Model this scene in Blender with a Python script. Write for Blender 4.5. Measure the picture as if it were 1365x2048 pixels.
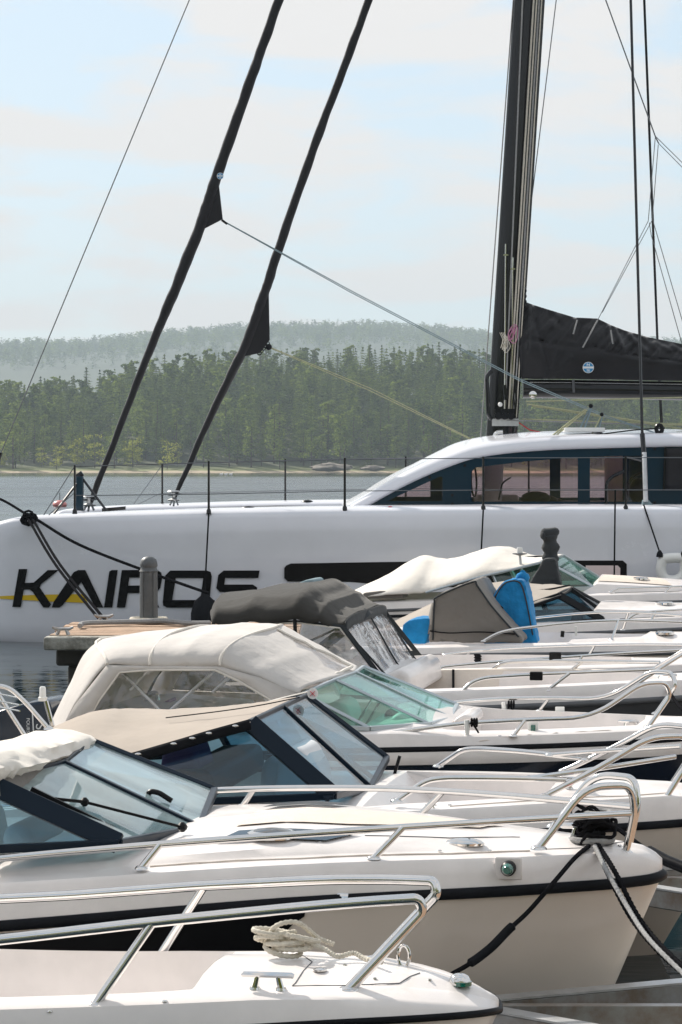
import bpy, bmesh, math, random
import numpy as np
from mathutils import Vector, Matrix, noise
R = math.radians
random.seed(7)
sc = bpy.context.scene
for o in list(bpy.data.objects): bpy.data.objects.remove(o)
col = sc.collection

# ------------------------------------------------------------------ camera
F, CX, HY, H = 5200.0, 682.5, 930.0, 2.4        # focal length (px of a 1365x2048 frame), centre column, horizon row, eye height
cam = bpy.data.cameras.new('camera'); camo = bpy.data.objects.new('camera', cam); col.objects.link(camo)
camo.location = (0, 0, H); camo.rotation_euler = (R(90), 0, 0)
cam.sensor_fit = 'VERTICAL'; cam.sensor_height = 36; cam.lens = F * 36 / 2048
cam.shift_y = -(1024 - HY) / 2048; cam.clip_start = 0.1; cam.clip_end = 12000
sc.camera = camo
# ------------------------------------------------------------------ light
SUN_EL, SUN_AZ = 36.0, -38.0                     # azimuth measured from +Y towards +X
sd = Vector((math.sin(R(SUN_AZ)) * math.cos(R(SUN_EL)), math.cos(R(SUN_AZ)) * math.cos(R(SUN_EL)), math.sin(R(SUN_EL))))
sl = bpy.data.lights.new('sun', 'SUN'); sl.energy = 4.9; sl.angle = R(0.6); sl.color = (1.0, 0.93, 0.83)
so = bpy.data.objects.new('sun', sl); col.objects.link(so)
so.rotation_euler = (-sd).to_track_quat('-Z', 'Y').to_euler(); so.location = (0, 0, 60)
w = bpy.data.worlds.new('World'); sc.world = w; w.use_nodes = True
nt = w.node_tree; N = nt.nodes; LK = nt.links
for n in list(N): N.remove(n)
out = N.new('ShaderNodeOutputWorld'); bg = N.new('ShaderNodeBackground'); bg.inputs['Strength'].default_value = 0.125
sky = N.new('ShaderNodeTexSky'); sky.sky_type = 'NISHITA'; sky.sun_disc = False
sky.sun_elevation = R(SUN_EL); sky.sun_rotation = R(SUN_AZ); sky.air_density = 1.0; sky.dust_density = 0.8; sky.ozone_density = 1.3
tc = N.new('ShaderNodeTexCoord'); sx = N.new('ShaderNodeSeparateXYZ'); LK.new(tc.outputs['Generated'], sx.inputs[0])
def wm(op, a, b=None, clamp=False):
    m = N.new('ShaderNodeMath'); m.operation = op; m.use_clamp = clamp
    for i, v in enumerate((a, b)):
        if v is None: continue
        if isinstance(v, (int, float)): m.inputs[i].default_value = v
        else: LK.new(v, m.inputs[i])
    return m.outputs[0]
zz = wm('ADD', wm('MAXIMUM', sx.outputs[2], 0.0), 0.16)
cv = N.new('ShaderNodeCombineXYZ'); LK.new(wm('DIVIDE', sx.outputs[0], zz), cv.inputs[0]); LK.new(wm('DIVIDE', sx.outputs[1], zz), cv.inputs[1])
mp = N.new('ShaderNodeMapping'); mp.inputs['Scale'].default_value = (1.7, 1.9, 1); mp.inputs['Location'].default_value = (0.35, 0.4, 0); LK.new(cv.outputs[0], mp.inputs[0])
no = N.new('ShaderNodeTexNoise'); no.inputs['Scale'].default_value = 1.35; no.inputs['Detail'].default_value = 6; no.inputs['Roughness'].default_value = 0.56; no.inputs['Distortion'].default_value = 0.35
LK.new(mp.outputs[0], no.inputs['Vector'])
cr_ = N.new('ShaderNodeValToRGB'); cr_.color_ramp.elements[0].position = 0.42; cr_.color_ramp.elements[1].position = 0.55
LK.new(no.outputs['Fac'], cr_.inputs[0])
# bluish hazy sky: pull Nishita towards a pale tone of the same brightness, then lay clouds over it
hz = N.new('ShaderNodeMix'); hz.data_type = 'RGBA'; hz.inputs[0].default_value = 0.72
LK.new(sky.outputs[0], hz.inputs[6]); hz.inputs[7].default_value = (3.7, 4.4, 4.95, 1)
mx = N.new('ShaderNodeMix'); mx.data_type = 'RGBA'; LK.new(wm('MULTIPLY', cr_.outputs[0], 0.9), mx.inputs[0])
LK.new(hz.outputs[2], mx.inputs[6]); mx.inputs[7].default_value = (5.35, 5.05, 4.82, 1)
LK.new(mx.outputs[2], bg.inputs[0]); LK.new(bg.outputs[0], out.inputs[0])
sc.view_settings.view_transform = 'Standard'; sc.view_settings.look = 'None'; sc.view_settings.gamma = 1
sc.view_settings.use_curve_mapping = False; sc.view_settings.exposure = 0.55
sc.render.engine = 'CYCLES'; sc.render.resolution_x = 682; sc.render.resolution_y = 1024
sc.cycles.max_bounces = 6; sc.cycles.transparent_max_bounces = 12; sc.cycles.volume_bounces = 0

# ------------------------------------------------------------------ helpers
def P(px, py, Y): return Vector(((px - CX) / F * Y, Y, H - (py - HY) / F * Y))
def lerp(a, b, t): return a + (b - a) * t
def sstep(a, b, x):
    t = min(1, max(0, (x - a) / (b - a))); return t * t * (3 - 2 * t)
def interp(tab, x):
    if x <= tab[0][0]: return tab[0][1:]
    for a, b in zip(tab, tab[1:]):
        if x <= b[0]:
            t = (x - a[0]) / max(1e-9, b[0] - a[0]); return tuple(lerp(p, q, t) for p, q in zip(a[1:], b[1:]))
    return tab[-1][1:]
def cr(pts, n):
    """Catmull-Rom through pts, n samples a segment"""
    p = [Vector(q) for q in pts]; p = [p[0] * 2 - p[1]] + p + [p[-1] * 2 - p[-2]]; o = []
    for i in range(1, len(p) - 2):
        for k in range(n):
            t = k / n; a, b, c, d = p[i - 1:i + 3]
            o.append(0.5 * ((2 * b) + (c - a) * t + (2 * a - 5 * b + 4 * c - d) * t * t + (3 * b - a - 3 * c + d) * t ** 3))
    o.append(p[-2]); return o
def fillet(pts, r, n=5):
    p = [Vector(q) for q in pts]; o = [p[0]]
    for a, b, c in zip(p, p[1:], p[2:]):
        d1, d2 = (a - b), (c - b); k = min(r, d1.length * .45, d2.length * .45)
        s, e = b + d1.normalized() * k, b + d2.normalized() * k
        for i in range(n + 1):
            t = i / n; o.append(s * (1 - t) ** 2 + b * 2 * t * (1 - t) + e * t * t)
    o.append(p[-1]); return o
class MB:
    def __init__(s): s.v = []; s.f = []
    def add(s, v, f):
        b = len(s.v); s.v += [Vector(q) for q in v]; s.f += [tuple(i + b for i in q) for q in f]; return s
    def tube(s, path, r, n=8, caps=True, closed=False, flat=None):
        path = [Vector(p) for p in path]; m = len(path); vs = []; up = None
        for i, p in enumerate(path):
            if closed: t = path[(i + 1) % m] - path[i - 1]
            else: t = path[min(i + 1, m - 1)] - path[max(i - 1, 0)]
            t = t.normalized() if t.length > 1e-9 else Vector((0, 0, 1))
            if up is None:
                up = Vector((0, 0, 1)) if abs(t.z) < .9 else Vector((0, 1, 0))
            a = t.cross(up)
            a = a.normalized() if a.length > 1e-6 else t.orthogonal().normalized()
            b = a.cross(t).normalized(); up = b
            ri = r[i] if isinstance(r, (list, tuple)) else r
            for k in range(n):
                an = 2 * math.pi * k / n; vs.append(p + a * (math.cos(an) * ri) + b * (math.sin(an) * ri * (flat or 1)))
        fs = []
        for i in range(m if closed else m - 1):
            j = (i + 1) % m
            for k in range(n):
                q = (k + 1) % n; fs.append((i * n + k, i * n + q, j * n + q, j * n + k))
        if caps and not closed: fs += [tuple(range(n - 1, -1, -1)), tuple((m - 1) * n + k for k in range(n))]
        return s.add(vs, fs)
    def bar(s, a, b, wd, th, up=(0, 0, 1)):
        a, b = Vector(a), Vector(b); t = (b - a).normalized(); x = t.cross(Vector(up))
        if x.length < 1e-5: x = t.orthogonal()
        x = x.normalized(); y = x.cross(t).normalized(); v = []
        for p in (a, b):
            for i, j in ((-1, -1), (1, -1), (1, 1), (-1, 1)): v.append(p + x * (i * wd / 2) + y * (j * th / 2))
        return s.add(v, [(3, 2, 1, 0), (4, 5, 6, 7), (0, 1, 5, 4), (1, 2, 6, 5), (2, 3, 7, 6), (3, 0, 4, 7)])
    def box(s, lo, hi):
        x0, y0, z0 = lo; x1, y1, z1 = hi
        return s.add([(x0, y0, z0), (x1, y0, z0), (x1, y1, z0), (x0, y1, z0), (x0, y0, z1), (x1, y0, z1), (x1, y1, z1), (x0, y1, z1)],
                     [(3, 2, 1, 0), (4, 5, 6, 7), (0, 1, 5, 4), (1, 2, 6, 5), (2, 3, 7, 6), (3, 0, 4, 7)])
    def loft(s, rings, closed=False, cap0=False, cap1=False):
        n = len(rings[0]); v = [p for r in rings for p in r]; f = []
        for i in range(len(rings) - 1):
            for k in range(n if closed else n - 1):
                q = (k + 1) % n; f.append((i * n + k, i * n + q, (i + 1) * n + q, (i + 1) * n + k))
        if cap0: f.append(tuple(range(n - 1, -1, -1)))
        if cap1: f.append(tuple((len(rings) - 1) * n + k for k in range(n)))
        return s.add(v, f)
    def prism(s, poly, off):
        n = len(poly); off = Vector(off); p = [Vector(q) for q in poly]
        return s.add(p + [q + off for q in p], [tuple(range(n - 1, -1, -1)), tuple(range(n, 2 * n))] + [(i, (i + 1) % n, (i + 1) % n + n, i + n) for i in range(n)])
    def lathe(s, c, prof, n=20, axis='Z', scale=(1, 1)):
        c = Vector(c); rings = []
        for r, h in prof:
            ring = []
            for k in range(n):
                a = 2 * math.pi * k / n; x, y = math.cos(a) * r * scale[0], math.sin(a) * r * scale[1]
                ring.append(c + (Vector((x, y, h)) if axis == 'Z' else Vector((x, -h, y)) if axis == 'Y' else Vector((h, x, y))))
            rings.append(ring)
        return s.loft(rings, True, True, True)
    def ball(s, c, r, sc_=(1, 1, 1), n=14):
        c = Vector(c); rings = []
        for i in range(1, n // 2 + 1):
            ph = math.pi * (i - .5) / (n // 2 )
            rings.append([c + Vector((math.sin(ph) * math.cos(2 * math.pi * k / n) * r * sc_[0], math.sin(ph) * math.sin(2 * math.pi * k / n) * r * sc_[1], -math.cos(ph) * r * sc_[2])) for k in range(n)])
        return s.loft(rings, True, True, True)
    def build(s, name, mat, parent=None, sharp=38, smooth=True, solid=0, bevel=0):
        me = bpy.data.meshes.new(name); me.from_pydata([tuple(q) for q in s.v], [], s.f); me.update()
        bm = bmesh.new(); bm.from_mesh(me); bmesh.ops.recalc_face_normals(bm, faces=bm.faces); bm.to_mesh(me); bm.free()
        if smooth:
            me.polygons.foreach_set('use_smooth', [True] * len(me.polygons)); me.set_sharp_from_angle(angle=R(sharp))
        me.materials.append(M[mat]); o = bpy.data.objects.new(name, me); col.objects.link(o)
        if parent is not None: o.parent = parent
        if solid:
            m = o.modifiers.new('solid', 'SOLIDIFY'); m.thickness = solid; m.offset = 0
        if bevel:
            m = o.modifiers.new('bevel', 'BEVEL'); m.width = bevel; m.segments = 2; m.limit_method = 'ANGLE'; m.angle_limit = R(35)
        return o
def shape2d(contours, depth):
    """filled 2D outline with holes, extruded by depth -> (verts, faces)"""
    cu = bpy.data.curves.new('tmp', 'CURVE'); cu.dimensions = '2D'; cu.fill_mode = 'BOTH'; cu.extrude = depth / 2
    for c in contours:
        sp = cu.splines.new('POLY'); sp.points.add(len(c) - 1); sp.use_cyclic_u = True
        for q, (x, y) in zip(sp.points, c): q.co = (x, y, 0, 1)
    return curve_mesh(cu)
def curve_mesh(cu):
    o = bpy.data.objects.new('tmp', cu); col.objects.link(o); dg = bpy.context.evaluated_depsgraph_get(); dg.update()
    me = bpy.data.meshes.new_from_object(o.evaluated_get(dg)); v = [q.co.copy() for q in me.vertices]; f = [tuple(p.vertices) for p in me.polygons]
    bpy.data.objects.remove(o); bpy.data.meshes.remove(me); bpy.data.curves.remove(cu); return v, f
def text2d(txt, size, depth):
    cu = bpy.data.curves.new('tmp', 'FONT'); cu.body = txt; cu.size = size; cu.extrude = depth / 2; cu.align_x = 'CENTER'; cu.align_y = 'CENTER'
    return curve_mesh(cu)
def tag(o, label=None, cat=None, group=None, kind=None):
    for k, v in (('label', label), ('category', cat), ('group', group), ('kind', kind)):
        if v: o[k] = v
    return o
def thing(name, label, cat, loc=(0, 0, 0), rz=0, group=None):
    o = bpy.data.objects.new(name, None); o.empty_display_size = .2; col.objects.link(o); o.location = loc; o.rotation_euler = (0, 0, rz)
    return tag(o, label, cat, group)

# ------------------------------------------------------------------ materials
M = {}
def mat(name, base=(.8, .8, .8), rough=.5, metal=0, coat=0, var=0, vscale=3.0, bump=0, bscale=40, spec=.5, sub=None, island=0, dirt=None):
    m = bpy.data.materials.new(name); m.use_nodes = True; t = m.node_tree; b = t.nodes['Principled BSDF']
    b.inputs['Base Color'].default_value = (*base, 1); b.inputs['Roughness'].default_value = rough; b.inputs['Metallic'].default_value = metal
    b.inputs['Coat Weight'].default_value = coat; b.inputs['Coat Roughness'].default_value = .06; b.inputs['Specular IOR Level'].default_value = spec
    tcn = t.nodes.new('ShaderNodeTexCoord'); src = tcn.outputs['Object']
    if var:
        n = t.nodes.new('ShaderNodeTexNoise'); n.inputs['Scale'].default_value = vscale; n.inputs['Detail'].default_value = 6; n.inputs['Roughness'].default_value = .65; t.links.new(src, n.inputs['Vector'])
        r = t.nodes.new('ShaderNodeValToRGB'); r.color_ramp.elements[0].position = .3; r.color_ramp.elements[1].position = .72
        lo = dirt or tuple(c * (1 - var) for c in base); hi = tuple(min(1, c * (1 + var * .6)) for c in base)
        r.color_ramp.elements[0].color = (*lo, 1); r.color_ramp.elements[1].color = (*hi, 1)
        t.links.new(n.outputs['Fac'], r.inputs[0]); t.links.new(r.outputs[0], b.inputs['Base Color'])
        mr = t.nodes.new('ShaderNodeMapRange'); mr.inputs[3].default_value = max(0, rough - .08); mr.inputs[4].default_value = min(1, rough + .12)
        t.links.new(n.outputs['Fac'], mr.inputs[0]); t.links.new(mr.outputs[0], b.inputs['Roughness'])
    if bump:
        n2 = t.nodes.new('ShaderNodeTexNoise'); n2.inputs['Scale'].default_value = bscale; n2.inputs['Detail'].default_value = 4; t.links.new(src, n2.inputs['Vector'])
        bp = t.nodes.new('ShaderNodeBump'); bp.inputs['Strength'].default_value = bump; bp.inputs['Distance'].default_value = .02; t.links.new(n2.outputs['Fac'], bp.inputs['Height']); t.links.new(bp.outputs[0], b.inputs['Normal'])
    M[name] = m; return m
def glassy(name, tint, gloss=.0, ior=1.28, rough=.02, bump=0, bscale=6, haze=0, hazecol=(.8, .8, .8)):
    """a thin pane: tinted see-through plus Fresnel reflection, with a dusty film"""
    m = bpy.data.materials.new(name); m.use_nodes = True; t = m.node_tree; t.nodes.clear(); o = t.nodes.new('ShaderNodeOutputMaterial')
    tr = t.nodes.new('ShaderNodeBsdfTransparent'); tr.inputs[0].default_value = (*tint, 1)
    g = t.nodes.new('ShaderNodeBsdfGlossy'); g.inputs['Roughness'].default_value = rough; g.inputs[0].default_value = (1, 1, 1, 1)
    lw = t.nodes.new('ShaderNodeLayerWeight'); lw.inputs[0].default_value = .5; fp = t.nodes.new('ShaderNodeMath'); fp.operation = 'POWER'; fp.inputs[1].default_value = 5; t.links.new(lw.outputs['Facing'], fp.inputs[0]); fr = t.nodes.new('ShaderNodeMath'); fr.operation = 'MULTIPLY_ADD'; fr.inputs[1].default_value = .7; fr.inputs[2].default_value = .03; t.links.new(fp.outputs[0], fr.inputs[0])
    ad = t.nodes.new('ShaderNodeMath'); ad.operation = 'ADD'; ad.inputs[1].default_value = gloss; ad.use_clamp = True; t.links.new(fr.outputs[0], ad.inputs[0])
    mxs = t.nodes.new('ShaderNodeMixShader'); t.links.new(ad.outputs[0], mxs.inputs[0]); t.links.new(g.outputs[0], mxs.inputs[2])
    if bump or haze:
        tcn = t.nodes.new('ShaderNodeTexCoord'); n = t.nodes.new('ShaderNodeTexNoise'); n.inputs['Scale'].default_value = bscale; n.inputs['Detail'].default_value = 3; n.inputs['Distortion'].default_value = .8; t.links.new(tcn.outputs['Object'], n.inputs['Vector'])
    if bump:
        bp = t.nodes.new('ShaderNodeBump'); bp.inputs['Strength'].default_value = bump; bp.inputs['Distance'].default_value = .05; t.links.new(n.outputs['Fac'], bp.inputs['Height']); t.links.new(bp.outputs[0], g.inputs['Normal'])
    if haze:
        d = t.nodes.new('ShaderNodeBsdfDiffuse'); d.inputs[0].default_value = (*hazecol, 1); tl = t.nodes.new('ShaderNodeBsdfTranslucent'); tl.inputs[0].default_value = (*hazecol, 1)
        dm = t.nodes.new('ShaderNodeMixShader'); t.links.new(d.outputs[0], dm.inputs[1]); t.links.new(tl.outputs[0], dm.inputs[2])
        hm = t.nodes.new('ShaderNodeMixShader'); mr = t.nodes.new('ShaderNodeMapRange'); mr.inputs[1].default_value = .3; mr.inputs[2].default_value = .7; mr.inputs[3].default_value = haze * .3; mr.inputs[4].default_value = haze * 1.6
        t.links.new(n.outputs['Fac'], mr.inputs[0]); t.links.new(mr.outputs[0], hm.inputs[0]); t.links.new(tr.outputs[0], hm.inputs[1]); t.links.new(dm.outputs[0], hm.inputs[2]); t.links.new(hm.outputs[0], mxs.inputs[1])
    else: t.links.new(tr.outputs[0], mxs.inputs[1])
    t.links.new(mxs.outputs[0], o.inputs[0]); M[name] = m; return m
def leafy(name, c1, c2, trans=.35):
    m = bpy.data.materials.new(name); m.use_nodes = True; t = m.node_tree; t.nodes.clear(); o = t.nodes.new('ShaderNodeOutputMaterial')
    ge = t.nodes.new('ShaderNodeNewGeometry'); n = t.nodes.new('ShaderNodeTexNoise'); n.inputs['Scale'].default_value = .09; n.inputs['Detail'].default_value = 4; t.links.new(ge.outputs['Position'], n.inputs['Vector'])
    ri = t.nodes.new('ShaderNodeMath'); ri.operation = 'MULTIPLY_ADD'; ri.inputs[1].default_value = .45; t.links.new(ge.outputs['Random Per Island'], ri.inputs[0]); t.links.new(n.outputs['Fac'], ri.inputs[2])
    r = t.nodes.new('ShaderNodeValToRGB'); r.color_ramp.elements[0].position = .42; r.color_ramp.elements[1].position = 1.0; r.color_ramp.elements[0].color = (*c1, 1); r.color_ramp.elements[1].color = (*c2, 1); t.links.new(ri.outputs[0], r.inputs[0])
    d = t.nodes.new('ShaderNodeBsdfDiffuse'); tl = t.nodes.new('ShaderNodeBsdfTranslucent'); mx_ = t.nodes.new('ShaderNodeMixShader'); mx_.inputs[0].default_value = trans
    for q in (d, tl): t.links.new(r.outputs[0], q.inputs[0])
    t.links.new(d.outputs[0], mx_.inputs[1]); t.links.new(tl.outputs[0], mx_.inputs[2]); t.links.new(mx_.outputs[0], o.inputs[0]); M[name] = m
def cloth(name, base, trans=.12, rough=.9, var=.12, vscale=2.5, weave=.25):
    m = mat(name, base, rough, var=var, vscale=vscale, bump=weave, bscale=14, spec=.06); t = m.node_tree
    b = t.nodes['Principled BSDF']; b.inputs['Sheen Weight'].default_value = .15
    o = t.nodes['Material Output']; tl = t.nodes.new('ShaderNodeBsdfTranslucent'); tl.inputs[0].default_value = (*base, 1); mx_ = t.nodes.new('ShaderNodeMixShader'); mx_.inputs[0].default_value = trans
    t.links.new(b.outputs[0], mx_.inputs[1]); t.links.new(tl.outputs[0], mx_.inputs[2]); t.links.new(mx_.outputs[0], o.inputs[0]); return m
mat('gelcoat', (.77, .725, .705), .3, coat=.35, var=.09, vscale=5.0, bump=.03, bscale=9)
mat('gelcoat_cream', (.74, .655, .58), .3, coat=.3, var=.07, vscale=1.6)
mat('liner', (.72, .65, .58), .4, var=.06, vscale=3)
mat('nonslip', (.62, .55, .48), .75, var=.08, vscale=14, bump=.3, bscale=160)
mat('hull_navy', (.012, .018, .035), .12, coat=.6, var=.2)
mat('hull_grey', (.075, .075, .08), .2, coat=.5, var=.15)
mat('yacht_white', (.68, .69, .745), .22, coat=.5, var=.05, vscale=1.3, bump=.02, bscale=3)
mat('steel', (.70, .69, .68), .07, metal=1, var=.05, vscale=20)
mat('aluminium', (.55, .56, .57), .42, metal=.85, var=.2, vscale=9)
mat('galvanised', (.40, .42, .44), .38, metal=.8, var=.3, vscale=7, dirt=(.25, .19, .14))
mat('rubber', (.012, .013, .016), .35, var=.3, vscale=8, spec=.05)
mat('rubber_grey', (.10, .105, .115), .5, var=.2, vscale=8)
mat('frame_navy', (.006, .014, .026), .3, spec=.15)
mat('frame_black', (.008, .009, .011), .35, spec=.15)
mat('frame_silver', (.42, .47, .5), .3, metal=.6)
mat('plastic_white', (.8, .8, .78), .35, var=.06)
mat('plastic_black', (.008, .008, .009), .4, spec=.15)
mat('lens_green', (.0, .12, .085), .08, coat=1)
mat('red_fabric', (.55, .015, .03), .7, var=.15)
mat('badge_white', (.8, .8, .8), .4)
mat('badge_blue', (.03, .25, .5), .4)
mat('rope_black', (.014, .014, .016), .8, var=.4, vscale=60, bump=.12, bscale=120, spec=0)
mat('rope_white', (.62, .58, .5), .85, var=.25, vscale=50, bump=.3, bscale=110, spec=0)
mat('rope_grey', (.33, .33, .33), .8, var=.3, vscale=50, bump=.2, bscale=110, spec=0)
mat('rope_yellow', (.42, .42, .27), .7, var=.25, vscale=40, spec=0)
mat('rope_blue', (.24, .31, .34), .6, var=.2, vscale=40, spec=0)
mat('rope_pink', (.55, .25, .38), .8, var=.3, vscale=60, spec=0)
mat('wire', (.16, .17, .18), .35, metal=.8)
mat('carbon', (.007, .008, .010), .16, spec=.4, var=.3, vscale=4)
mat('letter_black', (.005, .005, .006), .3, spec=.12)
mat('letter_yellow', (.60, .40, .01), .3, coat=.3)
mat('letter_white', (.75, .78, .8), .4)
mat('outboard', (.005, .020, .042), .22, coat=.25, spec=.25, var=.2)
mat('house_blue', (.006, .025, .044), .12, spec=.35)
mat('bollard', (.085, .093, .10), .45, var=.25, vscale=9, bump=.2, bscale=30)
mat('plank', (.36, .24, .16), .85, var=.4, vscale=6, bump=.6, bscale=40)
mat('old_beam', (.34, .34, .31), .9, var=.5, vscale=5, bump=.8, bscale=24, dirt=(.10, .09, .07))
mat('wet_pile', (.03, .026, .02), .6, var=.5, vscale=4, bump=.6, bscale=16)
mat('concrete', (.42, .40, .37), .85, var=.3, vscale=4, bump=.4, bscale=40)
mat('leather', (.62, .64, .66), .5, var=.08)
mat('cabin_dark', (.03, .035, .04), .5, var=.3)
mat('cabin_pink', (.78, .64, .63), .6, var=.1)
mat('rock', (.19, .165, .14), .9, var=.4, vscale=.4, bump=.6, bscale=2)
mat('bark', (.055, .036, .026), .95, var=.3, vscale=1.5)
mat('bark_pale', (.09, .075, .065), .9, var=.4, vscale=1.5)
mat('buoy', (.55, .18, .17), .4, var=.15)
mat('gull', (.8, .8, .8), .6)
cloth('canvas_cream', (.62, .59, .565), .12)
cloth('canvas_white', (.80, .76, .70), .14)
cloth('canvas_beige', (.42, .365, .315), .10)
cloth('canvas_tan', (.40, .355, .31), .10)
cloth('canvas_olive', (.045, .043, .040), .02, var=.3)
cloth('canvas_grey', (.20, .185, .17), .05)
cloth('canvas_charcoal', (.04, .045, .05), .03, var=.25)
cloth('canvas_blue', (.02, .25, .56), .15, var=.3, vscale=6, weave=.9)
cloth('sailcloth_black', (.019, .019, .022), .0, rough=.34, var=.3, vscale=1.2)
M['sailcloth_black'].node_tree.nodes['Principled BSDF'].inputs['Specular IOR Level'].default_value = .16
cloth('cushion_purple', (.30, .17, .36), .1)
glassy('glass_teal', (.68, .88, .82), .02)
glassy('glass_blue', (.50, .68, .76), .02)
glassy('glass_misted', (.45, .58, .62), .05, haze=.75, hazecol=(.52, .64, .66), bscale=2.0)
glassy('glass_pink', (.90, .83, .84), .0)
glassy('glass_dark', (.10, .08, .08), .10)
glassy('vinyl', (.92, .91, .91), .05, rough=.05, bump=.5, bscale=4, haze=.06, hazecol=(.75, .74, .73))
leafy('needles', (.040, .078, .014), (.21, .265, .055), .5)
leafy('needles_dark', (.026, .056, .018), (.13, .175, .045), .45)
leafy('birch_leaves', (.15, .18, .022), (.40, .41, .075), .5)
# ------------------------------------------------------------------ setting: lake, shore, hills
def grid(name, m, x0, x1, y0, y1, nx, ny, fz):
    xs = np.linspace(x0, x1, nx); ys = np.linspace(y0, y1, ny); v = [(x, y, fz(x, y)) for y in ys for x in xs]
    f = [(j * nx + i, j * nx + i + 1, (j + 1) * nx + i + 1, (j + 1) * nx + i) for j in range(ny - 1) for i in range(nx - 1)]
    b = MB(); b.v = v; b.f = f; return b.build(name, m, sharp=80)
wm_ = bpy.data.materials.new('lake_water'); wm_.use_nodes = True; t = wm_.node_tree; b = t.nodes['Principled BSDF']
b.inputs['Base Color'].default_value = (.012, .026, .032, 1); b.inputs['IOR'].default_value = 1.333
ge = t.nodes.new('ShaderNodeNewGeometry')
def wave(scale, sx_, sy_, det):
    m = t.nodes.new('ShaderNodeMapping'); m.inputs['Scale'].default_value = (sx_, sy_, 1); t.links.new(ge.outputs['Position'], m.inputs[0])
    n = t.nodes.new('ShaderNodeTexNoise'); n.inputs['Scale'].default_value = scale; n.inputs['Detail'].default_value = det; n.inputs['Roughness'].default_value = .55; t.links.new(m.outputs[0], n.inputs['Vector']); return n.outputs['Fac']
w1, w2 = wave(1.0, .55, 1.3, 4), wave(.11, .5, 1.0, 3)
sp = t.nodes.new('ShaderNodeSeparateXYZ'); t.links.new(ge.outputs['Position'], sp.inputs[0])
far = t.nodes.new('ShaderNodeMapRange'); far.inputs[1].default_value = 30; far.inputs[2].default_value = 160; far.inputs[3].default_value = .06; far.inputs[4].default_value = .8; t.links.new(sp.outputs[1], far.inputs[0])
calm = t.nodes.new('ShaderNodeMapRange'); calm.inputs[1].default_value = 380; calm.inputs[2].default_value = 560; calm.inputs[3].default_value = 1; calm.inputs[4].default_value = .16; t.links.new(sp.outputs[1], calm.inputs[0])
am = t.nodes.new('ShaderNodeMath'); am.operation = 'MULTIPLY'; t.links.new(far.outputs[0], am.inputs[0]); t.links.new(calm.outputs[0], am.inputs[1])
bp = t.nodes.new('ShaderNodeBump'); bp.inputs['Distance'].default_value = .3; t.links.new(am.outputs[0], bp.inputs['Strength'])
ad = t.nodes.new('ShaderNodeMath'); ad.operation = 'ADD'; t.links.new(w1, ad.inputs[0]); t.links.new(w2, ad.inputs[1]); t.links.new(ad.outputs[0], bp.inputs['Height']); t.links.new(bp.outputs[0], b.inputs['Normal'])
ro_ = t.nodes.new('ShaderNodeMapRange'); ro_.inputs[1].default_value = 40; ro_.inputs[2].default_value = 150; ro_.inputs[3].default_value = .03; ro_.inputs[4].default_value = .22; t.links.new(sp.outputs[1], ro_.inputs[0])
rs = t.nodes.new('ShaderNodeMath'); rs.operation = 'MULTIPLY'; t.links.new(ro_.outputs[0], rs.inputs[0]); t.links.new(calm.outputs[0], rs.inputs[1])
stk = wave(.05, .35, 1.6, 5); sm = t.nodes.new('ShaderNodeMapRange'); sm.inputs[1].default_value = .38; sm.inputs[2].default_value = .62; sm.inputs[3].default_value = .55; sm.inputs[4].default_value = 1.25; t.links.new(stk, sm.inputs[0])
rt = t.nodes.new('ShaderNodeMath'); rt.operation = 'MULTIPLY'; t.links.new(rs.outputs[0], rt.inputs[0]); t.links.new(sm.outputs[0], rt.inputs[1]); t.links.new(rt.outputs[0], b.inputs['Roughness'])
tl_ = t.nodes.new('ShaderNodeMapRange'); tl_.inputs[1].default_value = 50; tl_.inputs[2].default_value = 170; tl_.inputs[3].default_value = 0; tl_.inputs[4].default_value = -.055; t.links.new(sp.outputs[1], tl_.inputs[0])
tm = t.nodes.new('ShaderNodeMath'); tm.operation = 'MULTIPLY'; t.links.new(tl_.outputs[0], tm.inputs[0]); t.links.new(calm.outputs[0], tm.inputs[1])
tm2 = t.nodes.new('ShaderNodeMath'); tm2.operation = 'MULTIPLY'; t.links.new(tm.outputs[0], tm2.inputs[0]); t.links.new(sm.outputs[0], tm2.inputs[1])
cz = t.nodes.new('ShaderNodeCombineXYZ'); t.links.new(tm2.outputs[0], cz.inputs[1]); va_ = t.nodes.new('ShaderNodeVectorMath'); va_.operation = 'ADD'; t.links.new(bp.outputs[0], va_.inputs[0]); t.links.new(cz.outputs[0], va_.inputs[1])
vn = t.nodes.new('ShaderNodeVectorMath'); vn.operation = 'NORMALIZE'; t.links.new(va_.outputs[0], vn.inputs[0]); t.links.new(vn.outputs[0], b.inputs['Normal'])
M['lake_water'] = wm_
tag(grid('water', 'lake_water', -1500, 1500, -60, 1150, 4, 4, lambda x, y: 0.0), kind='structure')
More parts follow.
